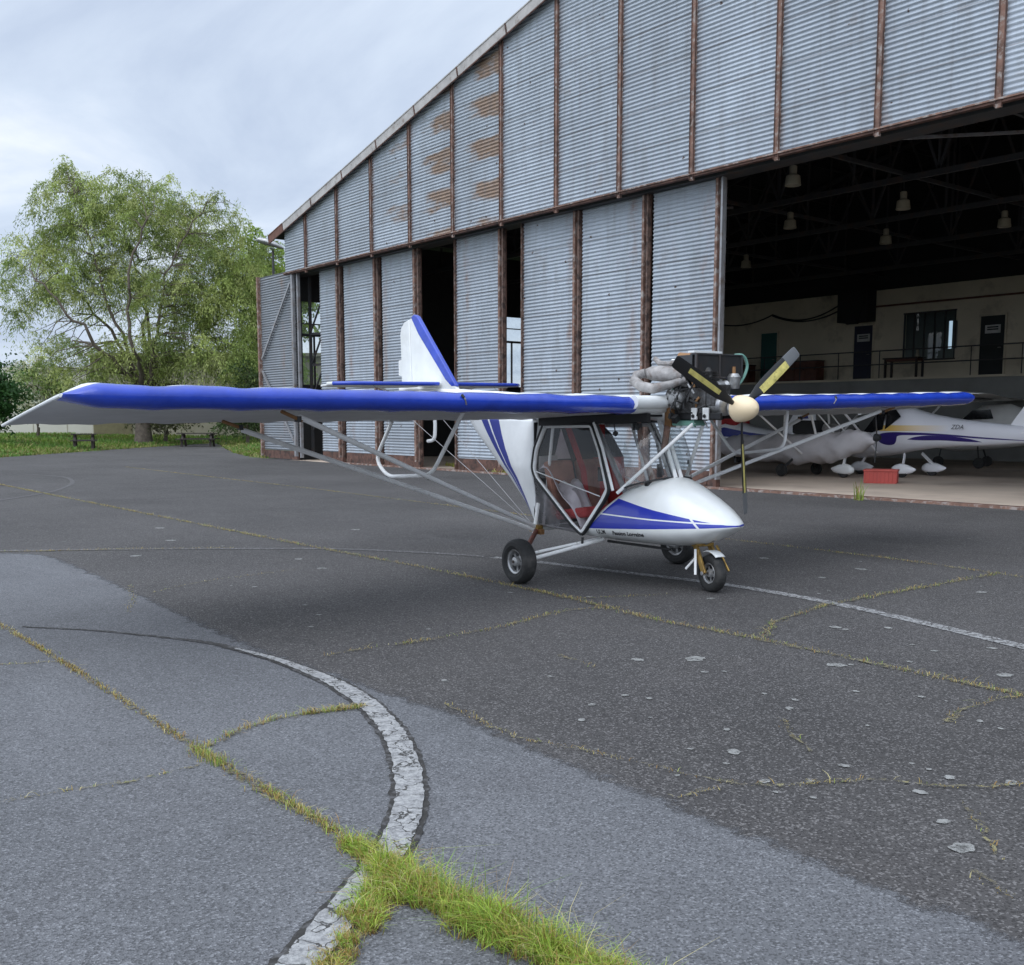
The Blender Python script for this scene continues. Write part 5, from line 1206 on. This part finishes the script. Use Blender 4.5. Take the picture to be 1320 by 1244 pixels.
# third one further back: only its white tail and blue striped body show
p3 = thing('parked_aircraft', 'white light aircraft with blue stripe low in shadow behind the covered aircraft', 'aircraft', (-23.4, 27.6, .006), R(180))
S3 = dense([(1.6, .1, .7, 1.0), (1.3, .32, .5, 1.12), (.5, .48, .45, 1.25), (-.3, .48, .5, 1.5), (-1.2, .36, .58, 1.25), (-2.4, .22, .64, 1.05), (-3.6, .08, .72, .95)])
def p3f(i, j):
    z = math.sin(6.283*(j+.5)/24+.13); return M['stripe'] if -.05 < z < .30 else M['planewhite']
fus_loft(S3, M['planewhite'], p3f).build('fuselage', p3, ang=60)
b = MB(); b.prism([(-2.35, 1.02), (-2.9, 1.86), (-3.55, 1.86), (-3.65, .80)], -.03, .03, M['planewhite']); b.build('fin', p3, bev=.012)
b = MB(); b.prism([(-3.05, 1.50), (-3.35, 1.50), (-3.30, 1.62), (-3.02, 1.58)], .031, .036, M['stripe']); b.build('fin_mark', p3, smooth=False)
b = MB(); b.box((-.1, 0, 1.45), (1.3, .8, .4), M['seat']); b.build('canopy_cover', p3, smooth=True, bev=.12)
plane_wing(p3, -.8, .4, 4.2, .62, .08, M['planewhite'], .25)
b = MB(); b.prism([(-2.95, -1.2), (-2.8, 0), (-2.95, 1.2), (-3.5, 1.2), (-3.55, -1.2)], .84, .88, M['planewhite'], 'Z'); b.build('tailplane', p3, bev=.01)
for s in (-1, 1): bare_wheel(p3, .1, s*.8, (.1, s*.5, .6))
bare_wheel(p3, 1.1, 0, (1.0, 0, .6))
# large pale wing of a further machine behind, just above the purple one
p4 = thing('parked_aircraft', 'grey high wing aircraft deep in the hangar, its wing showing above the purple striped one', 'aircraft', (-16.6, 31.2, .006), R(200))
S4 = dense([(1.5, .1, .8, 1.1), (1.2, .3, .6, 1.25), (.5, .5, .5, 1.4), (-.2, .52, .55, 1.9), (-1.0, .46, .62, 1.95), (-2.2, .26, .8, 1.45), (-4.0, .08, 1.0, 1.3)])
fus_loft(S4, M['greypaint'], n=22).build('fuselage', p4, ang=60)
for s in (-1, 1): b = MB(); b.prism([(.3, 1.46), (0, 1.75), (-.5, 1.78), (-.6, 1.5)], s*.50, s*.535, M['cabinglass']); b.build('cabin_window', p4, smooth=False)
plane_wing(p4, -1.1, .4, 5.2, 2.05, .10, M['greypaint'])
b = MB(); b.prism([(-3.1, 1.25), (-3.6, 2.2), (-4.1, 2.2), (-4.1, 1.0)], -.03, .03, M['greypaint']); b.build('fin', p4, bev=.012)
b = MB(); b.prism([(-3.4, -1.3), (-3.3, 0), (-3.4, 1.3), (-3.95, 1.3), (-4.0, -1.3)], 1.13, 1.17, M['greypaint'], 'Z'); b.build('tailplane', p4, bev=.01)
for s in (-1, 1): bare_wheel(p4, -.3, s*.85, (-.2, s*.5, .65))
bare_wheel(p4, 1.0, 0, (.9, 0, .7))
# ------------------------------------------------------------------ lawn, trees, walls and tables beyond the apron
edge = [G(x, y)[:2] for x, y in [(-260, 622), (-140, 607), (-60, 597), (0, 590), (50, 586.5), (100, 583), (180, 577.5), (250, 573), (276, 571.8), (283, 574), (290, 579), (300, 584), (320, 589), (337, 591)]]
poly = [(-22, -60)]+[tuple(p) for p in edge]+[(-36.6, 17.6), (-36.6, 70), (-160, 70), (-160, -60)]
PA = np.array(poly); PB = np.roll(PA, -1, axis=0)
def sdist(P_):
    d = np.full(len(P_), 1e9); ins = np.zeros(len(P_), bool)
    for a, c in zip(PA, PB):
        ab = c-a; t = np.clip(((P_-a)@ab)/(ab@ab), 0, 1); d = np.minimum(d, np.linalg.norm(P_-(a+t[:, None]*ab), axis=1))
        cond = ((a[1] > P_[:, 1]) != (c[1] > P_[:, 1])); xi = a[0]+(P_[:, 1]-a[1])/(c[1]-a[1]+1e-12)*ab[0]; ins ^= cond & (P_[:, 0] < xi)
    return np.where(ins, d, -d)
def lawn_z(P_):
    P_ = np.atleast_2d(P_); d = sdist(P_); t = np.clip(d/9, 0, 1); return np.where(d > 0, .012+.30*(t*t*(3-2*t))+.012*np.sin(P_[:, 0]*1.7)*np.cos(P_[:, 1]*1.3), -.04)
gx = np.arange(-130, -34, .8); gy = np.arange(-45, 62, .8); XX, YY = np.meshgrid(gx, gy, indexing='ij')
ZZ = lawn_z(np.stack([XX.ravel(), YY.ravel()], 1)).reshape(XX.shape)
b = MB(); b.grid([[(XX[i, j], YY[i, j], ZZ[i, j]) for j in range(len(gy))] for i in range(len(gx))], M['grassground'])
struct(b.build('lawn', fixn=False, ang=80))
def lz(x, y): return float(lawn_z(np.array([[x, y]]))[0])
# grass tufts over the visible lawn
n = 60000
D_ = 36+52*rng.random(n)**1.4; xx_ = rng.uniform(-30, 345, n)
pp_ = np.array([GD(x, d)[:2] for x, d in zip(xx_, D_)]); dd = sdist(pp_); ok = dd > .05
pp_, dd, xx_ = pp_[ok][:36000], dd[ok][:36000], xx_[ok][:36000]; n = len(pp_); z = lawn_z(pp_)
h = (.07+.15*rng.random(n))*np.where((xx_ < 95) & (dd > 3), 1.35, 1.0)*np.where(dd < .8, .5, 1); wd = .03+.035*rng.random(n); an = rng.random(n)*6.283
dx, dy_ = np.cos(an)*wd, np.sin(an)*wd; le = h[:, None]*.5*rng.normal(0, 1, (n, 2))
V = np.empty((n, 4, 3)); V[:, :, 0] = pp_[:, :1]; V[:, :, 1] = pp_[:, 1:]
for k_, sg in enumerate((-1, 1, .3, -.3)): V[:, k_, 0] += sg*dx; V[:, k_, 1] += sg*dy_
V[:, 2:, :2] += le[:, None]; V[:, :2, 2] = (z-.01)[:, None]; V[:, 2:, 2] = (z+h)[:, None]
pt = .5+.5*np.sin(pp_[:, 0]*.5+3*np.sin(pp_[:, 1]*.23)); st = rng.random(n) < (.12+.3*(dd < 1.2)+.12*pt)
c = np.where(st[:, None], np.array([[.26, .25, .09]]), np.array([[.12, .22, .045]])*(1-.25*pt[:, None])+np.array([[.05, .05, 0]])*pt[:, None])*(.75+.5*rng.random((n, 1)))
Cc = np.stack([c*.85, c*.85, c*1.1, c*1.1], 1).reshape(-1, 3); V = V.reshape(-1, 3); F = np.arange(4*n).reshape(-1, 4)
tag(color_mesh('lawn_grass', V, F, Cc, M['blade_grass']), kind='stuff')

def branch_tube(b, p, q, r0, r1, wob, n=5, m=None):
    pts = []; p = Vector(p); q = Vector(q); L = (q-p).length
    for i in range(n+1):
        t = i/n; v = p.lerp(q, t)
        if 0 < i < n: v += Vector((random.gauss(0, 1), random.gauss(0, 1), random.gauss(0, .6)))*wob*L
        v.z += .07*L*math.sin(math.pi*t); pts.append(v)
    b.tube(pts, [r0+(r1-r0)*i/n for i in range(n+1)], m or M['bark'], 7); return pts
def tree(name, label, cat, base, limbs, blobs, nclump, leaves, leaf, tones, droop=.6, trunk_r=.3, group=None, trunk_h=1.6, seed=1, fill=1.0, limbk=.52):
    """limbs: lists of points; blobs: (centre, radii) the crown fills; droop: how far the sprays hang."""
    random.seed(seed); rg = np.random.default_rng(seed)
    t = thing(name, label, cat, tuple(base), group=group)
    b = MB(); tips = []
    b.tube([(0, 0, -.2), (.02, 0, trunk_h*.4), (0, .05, trunk_h)], [trunk_r*1.35, trunk_r*1.05, trunk_r*.95], M['bark'], 12)
    for L in limbs:
        r = trunk_r*limbk; prev = Vector(L[0])
        for k, q in enumerate(L[1:]):
            r1 = r*.68; tips += [(x, r1) for x in branch_tube(b, prev, q, r, r1, .035)[1:]]; prev = Vector(q); r = r1
    tp = np.array([tuple(x) for x, _ in tips]); tr = np.array([x for _, x in tips])
    vol = np.array([r_[0]*r_[1]*r_[2] for _, r_ in blobs]); vol = vol/vol.sum()
    cl = []
    while len(cl) < nclump:
        k = rg.choice(len(blobs), p=vol); c, rd = blobs[k]; v = rg.normal(0, 1, 3); v /= np.linalg.norm(v); q = np.array(c)+v*np.array(rd)*(rg.random()**(.42))
        if q[2] < .6: continue
        cl.append(q)
    cl = np.array(cl)
    for q in cl:
        i = int(np.argmin(np.linalg.norm(tp-q, axis=1)+.25*np.maximum(0, tp[:, 2]-q[2])))
        if random.random() < .8: branch_tube(b, tp[i], q, min(.05, tr[i]*.5), .010, .06, 3)
    b.build('trunk', t, ang=80)
    V = []; F = []; Cc = []
    ln, lw = leaf; cs = np.array(tones)
    VL = []; CL = []
    for q in cl:
        tone = cs[rg.integers(len(cs))]*(.75+.5*rg.random()); m = int(leaves*(.5+rg.random())); ns = max(3, m//16); k = m//ns
        d = rg.normal(0, 1, (ns, 3)); d[:, 2] = abs(d[:, 2])*.5; d /= np.linalg.norm(d, axis=1)[:, None]
        Ls = np.repeat((.5+.9*rg.random(ns))*fill, k)[:, None]; d = np.repeat(d, k, axis=0); nn = len(d)
        u = rg.random((nn, 1))**.8; p = q+d*Ls*u; p[:, 2:] -= droop*Ls*u*u*1.6; p += rg.normal(0, .07*fill, (nn, 3))
        a = d*.5+rg.normal(0, .55, (nn, 3)); a[:, 2:] -= droop*(.4+u); a /= np.linalg.norm(a, axis=1)[:, None]
        w2 = np.cross(a, rg.normal(0, 1, (nn, 3))); w2 /= np.linalg.norm(w2, axis=1)[:, None]+1e-9
        l = ln*(.6+.8*rg.random((nn, 1))); w_ = lw*(.6+.8*rg.random((nn, 1)))
        VL.append(np.stack([p, p+a*l*.45+w2*w_, p+a*l, p+a*l*.45-w2*w_], 1).reshape(-1, 3))
        CL.append(np.repeat(tone*(.8+.4*rg.random((nn, 1))), 4, axis=0))
    V = np.concatenate(VL); Cc = np.concatenate(CL); F = np.arange(len(V)).reshape(-1, 4)
    color_mesh('crown', V, F, Cc, M['leaf'], t); return t
S = 60/1340*1.0          # metres per photo pixel at the willow
def W3(px_, py_, dep=0.0, x0=188, D=60):      # crown point in the tree's own frame: across, away, up
    f2 = np.array([math.cos(AZ), math.sin(AZ)]); r2 = np.array([math.sin(AZ), -math.cos(AZ)])
    g = r2*(px_-x0)*D/1340+f2*dep; return (g[0], g[1], 1.5+(HOR-py_)*D/1340-.3)
def at(x, D):
    p = GD(x, D); return (p[0], p[1], lz(p[0], p[1]))
WT = [(.34, .41, .12), (.40, .45, .15), (.27, .34, .10), (.45, .49, .19), (.18, .24, .07)]
P_ = W3
limbs = [[P_(188, 505), P_(178, 455, -.5), P_(158, 395, -1), P_(147, 335, -1.2), P_(128, 262, -1.4)],
         [P_(190, 500), P_(196, 450, .4), P_(192, 385, .8), P_(183, 325, .5), P_(205, 250, .6)],
         [P_(184, 505), P_(160, 450, 1), P_(118, 400, 1.5), P_(80, 355, 1.2), P_(48, 325, 1)],
         [P_(192, 505), P_(212, 458, -1), P_(228, 400, -1.6), P_(250, 340, -2), P_(292, 275, -2)],
         [P_(194, 505), P_(215, 470, 1.5), P_(250, 440, 2), P_(285, 400, 2.2), P_(310, 360, 2)],
         [P_(186, 505), P_(182, 450, 2.2), P_(170, 370, 3), P_(150, 290, 3)],
         [P_(190, 505), P_(200, 455, -2.4), P_(205, 380, -3.4), P_(230, 300, -3.4)],
         [P_(186, 500), P_(160, 455, -2), P_(125, 410, -3), P_(90, 370, -3)]]
blobs = [(P_(120, 262), (2.6, 2.6, 2.0)), (P_(195, 275), (3.2, 3.4, 2.4)), (P_(275, 300), (3.0, 3.0, 2.2)), (P_(55, 345), (2.6, 2.6, 2.0)), (P_(135, 350), (3.0, 3.4, 2.2)), (P_(235, 375), (3.4, 3.4, 2.4)),
         (P_(310, 360), (2.6, 2.6, 2.4)), (P_(25, 370), (1.6, 1.8, 1.6)), (P_(118, 225), (1.0, 1.0, .9)), (P_(85, 300), (2.0, 2.0, 1.4)), (P_(105, 465), (3.0, 2.6, 1.5)), (P_(240, 440), (2.8, 2.6, 1.8)), (P_(310, 440), (2.4, 2.4, 2.6)), (P_(170, 455), (2.4, 2.6, 1.6)), (P_(330, 330), (1.4, 1.6, 1.2)), (P_(60, 430), (1.6, 1.6, 1.0))]
tree('willow_tree', 'large spreading pale green willow with several grey stems behind the left wing', 'tree', at(184, 60), limbs, blobs, 720, 225, (.19, .022), WT, 1.0, .42, trunk_h=2.2, seed=4, limbk=.36)
# darker growth at the foot and the tree behind the hangar corner
tree('broad_tree', 'yellow green tree rising behind the hangar corner and the floodlight', 'tree', at(350, 66), [[(0, 0, 1.6), (.3, .2, 5), (.2, .4, 9), (-.3, .2, 11.5)], [(0, 0, 1.6), (-1.2, .3, 5), (-1.8, .5, 8)], [(0, 0, 1.6), (1.2, -.3, 5), (1.9, -.2, 8.6)]],
     [((0, 0, 11.6), (1.6, 1.8, 2.0)), ((-.6, 0, 9.2), (2.6, 2.6, 2.2)), ((1.2, .3, 8.2), (2.2, 2.2, 2.2)), ((-1.2, 0, 6), (2.4, 2.2, 2.2)), ((.8, 0, 4.5), (2.4, 2.2, 2.2)), ((-1.6, 0, 3), (1.8, 1.8, 1.6))], 300, 120, (.26, .05), [(.23, .32, .06), (.28, .36, .08), (.19, .27, .055)], .5, .26, seed=9)
tree('dark_tree', 'dark green leafy tree cut off by the left edge of the photo', 'tree', at(-18, 50), [[(0, 0, .8), (.1, 0, 2), (.0, .1, 3.2)], [(0, 0, .8), (.5, .3, 2), (.9, .4, 2.7)], [(0, 0, .8), (-.6, .2, 2.2)]],
     [((0, 0, 2.7), (1.5, 1.5, 1.5)), ((.5, .2, 1.9), (1.1, 1.1, 1.1)), ((-.6, 0, 2), (1.3, 1.3, 1.3))], 150, 90, (.16, .05), [(.04, .10, .025), (.055, .12, .03), (.03, .08, .022)], .3, .14, trunk_h=.9, seed=12)
tree('flowering_shrub', 'shrub with pale cream blossom behind the left wing tip', 'shrub', at(48, 62), [[(0, 0, .6), (.2, 0, 1.8), (.4, .2, 3.2)], [(0, 0, .6), (-.8, .1, 1.8), (-1.2, 0, 2.8)], [(0, 0, .6), (.9, 0, 1.6), (1.4, .2, 2.4)]],
     [((0, 0, 3.4), (1.8, 1.2, 1.5)), ((-1.4, 0, 2.6), (1.5, 1.2, 1.4)), ((1.6, 0, 2.6), (1.8, 1.2, 1.4))], 170, 90, (.13, .055), [(.62, .60, .44), (.66, .66, .56), (.24, .30, .11), (.2, .28, .09)], .4, .09, trunk_h=.7, seed=15)
tree('dark_bush', 'dark brownish bush around the foot of the big willow', 'bush', at(212, 61.5), [[(0, 0, .4), (.2, 0, 1.5), (.3, .2, 3.2)], [(0, 0, .4), (-1, .1, 1.2), (-1.6, 0, 2.6)], [(0, 0, .4), (1.4, 0, 1.2), (2.4, .2, 2.4)]],
     [((0, 0, 2.6), (2.0, 1.2, 1.5)), ((2.2, 0, 2.0), (1.8, 1.2, 1.3)), ((-1.4, 0, 2.0), (1.3, 1.2, 1.2))], 120, 80, (.16, .04), [(.09, .10, .04), (.11, .125, .05), (.08, .075, .04)], .4, .12, trunk_h=.5, seed=18)
tree('dark_bush', 'green bush growing against the end of the shade-toned wall beside the hangar', 'bush', at(318, 58), [[(0, 0, .4), (.2, 0, 1.5), (.3, .2, 3)], [(0, 0, .4), (-.6, .1, 1.5)]],
     [((0, 0, 2.4), (1.2, 1.2, 1.5)), ((-.3, 0, 1.5), (1.2, 1.1, 1.0)), ((.3, .2, 3.6), (1.0, 1, 1.2))], 90, 80, (.16, .04), [(.06, .10, .03), (.09, .13, .04), (.05, .08, .025)], .5, .10, trunk_h=.5, seed=21)
# buildings behind
def long_wall(name, label, cat, xa, xb, D, ytop, m, roofm, groups=()):
    a = GD(xa, D); c = GD(xb, D); d = (c-a); L = np.linalg.norm(d[:2]); rz = math.atan2(d[1], d[0]); h = 1.5+(HOR-ytop)*D/1340
    t = thing(name, label, cat, (a[0], a[1], 0), rz)
    b = MB(); b.box((L/2, 3.0, h/2), (L, 6.0, h), M[m]); b.build('wall', t, smooth=False, bev=.02)
    b = MB(); b.box((L/2, 3.0, h+.10), (L+.5, 6.5, .22), M[roofm]); b.build('roof', t, smooth=False)
    return t, L, h
t, L, h = long_wall('long_building', 'low pale cream building behind the grass at far left', 'building', -160, 121, 74, 478, 'beige_wall', 'beige_wall')
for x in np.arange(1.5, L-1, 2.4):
    b = MB(); b.box((x, -.012, h/2), (.05, .02, h-.1), M['shade_olive_wall']); b.build('wall_joint', t, smooth=False)
t, L, h = long_wall('long_building', 'flat topped beige building, toned olive for shade, behind the picnic tables', 'building', 119, 420, 71, 461, 'shade_olive_wall', 'shade_olive_wall')
b = MB(); b.box((1.4, -.03, 1.4), (2.6, .06, 2.8), M['olive_gate']); b.build('gate', t, smooth=False)
# picnic tables
def picnic(x, D, wd, rz, label):
    p = at(x, D); t = thing('picnic_table', label, 'picnic table', p, rz, 'dark picnic tables on the lawn')
    b = MB()
    for k in range(5): b.box((0, -.32+.16*k, .76), (wd, .14, .045), M['darkwood'])
    b.build('table_top', t, smooth=False, bev=.005)
    for s in (-1, 1):
        b = MB(); b.box((0, s*.72, .46), (wd, .26, .05), M['darkwood']); b.build('bench_seat', t, smooth=False, bev=.005)
        b = MB(); xx = s*wd*.36; b.bar((xx, -.62, 0), (xx, -.2, .74), .07, .11, M['darkwood'], (1, 0, 0)); b.bar((xx, .62, 0), (xx, .2, .74), .07, .11, M['darkwood'], (1, 0, 0)); b.bar((xx, -.8, .42), (xx, .8, .42), .07, .10, M['darkwood']); b.bar((xx, -.36, .71), (xx, .36, .71), .07, .08, M['darkwood']); b.build('trestle', t, smooth=False)
    return t
picnic(254, 57, 2.1, AZ-math.pi/2+R(6), 'dark wooden picnic table with benches, the one nearer the hangar')
picnic(107, 50, 1.1, AZ-math.pi/2+R(18), 'short dark picnic table on rough grass below the left wing tip')
# floodlight on its mast beside the hangar
t = thing('floodlight_mast', 'grey floodlight on a thin mast beyond the hangar corner', 'lamp post', (-44.0, 21.0, 0))
b = MB(); b.tube([(0, 0, -.1), (0, 0, 4), (0, 0, 8.95)], [.09, .07, .05], M['steel'], 10); b.tube([(0, 0, 8.9), (.45, -.2, 8.95), (.95, -.55, 8.88)], .035, M['steel'], 8); b.build('mast', t)
b = MB(); rows = []
for u, w_, z0, z1 in [(-.55, .06, .0, .08), (-.45, .20, -.06, .16), (-.1, .28, -.10, .20), (.3, .24, -.10, .14), (.6, .14, -.10, .05), (.72, .05, -.09, -.01)]: rows.append((u, w_, z0, z1))
q = fus_loft(rows, M['lamp'], n=16); rt = Matrix.Rotation(AZ-math.pi/2, 3, 'Z') @ Matrix.Rotation(R(14), 3, 'Y'); q.v = [tuple(rt @ Vector(v)+Vector((-.18, -.12, 9.27))) for v in q.v]; hd = q.build('lamp_head', t)
hd.data.materials[0] = M['alloy']
# weed tuft by the hangar floor edge
V, F, Cc = [], [], []
p = np.array([-11.15, 16.95, 0.0])
for _ in range(46):
    a = rng.random()*6.283; h = rng.uniform(.08, .34)*(1 if rng.random() < .8 else 1.7); le = np.array([math.cos(a), math.sin(a), 0])*h*rng.uniform(.1, .6); s = np.array([-math.sin(a), math.cos(a), 0])*.006; q = p+np.r_[rng.normal(0, .05, 2), 0]
    o = len(V); V += [q-s, q+s, q+le*.4+s+np.array([0, 0, h*.6]), q+le*.4-s+np.array([0, 0, h*.6]), q+le+np.array([0, 0, h])+s*.2, q+le+np.array([0, 0, h])-s*.2]; F += [(o, o+1, o+2, o+3), (o+3, o+2, o+4, o+5)]
    c = (GREEN if rng.random() < .7 else STRAW)[rng.integers(4)]*(.9+.4*rng.random()); Cc += [c]*6
tag(color_mesh('weed', V, F, Cc, M['blade_grass']), 'small green weed growing at the edge of the hangar floor near the red crate', 'weed')
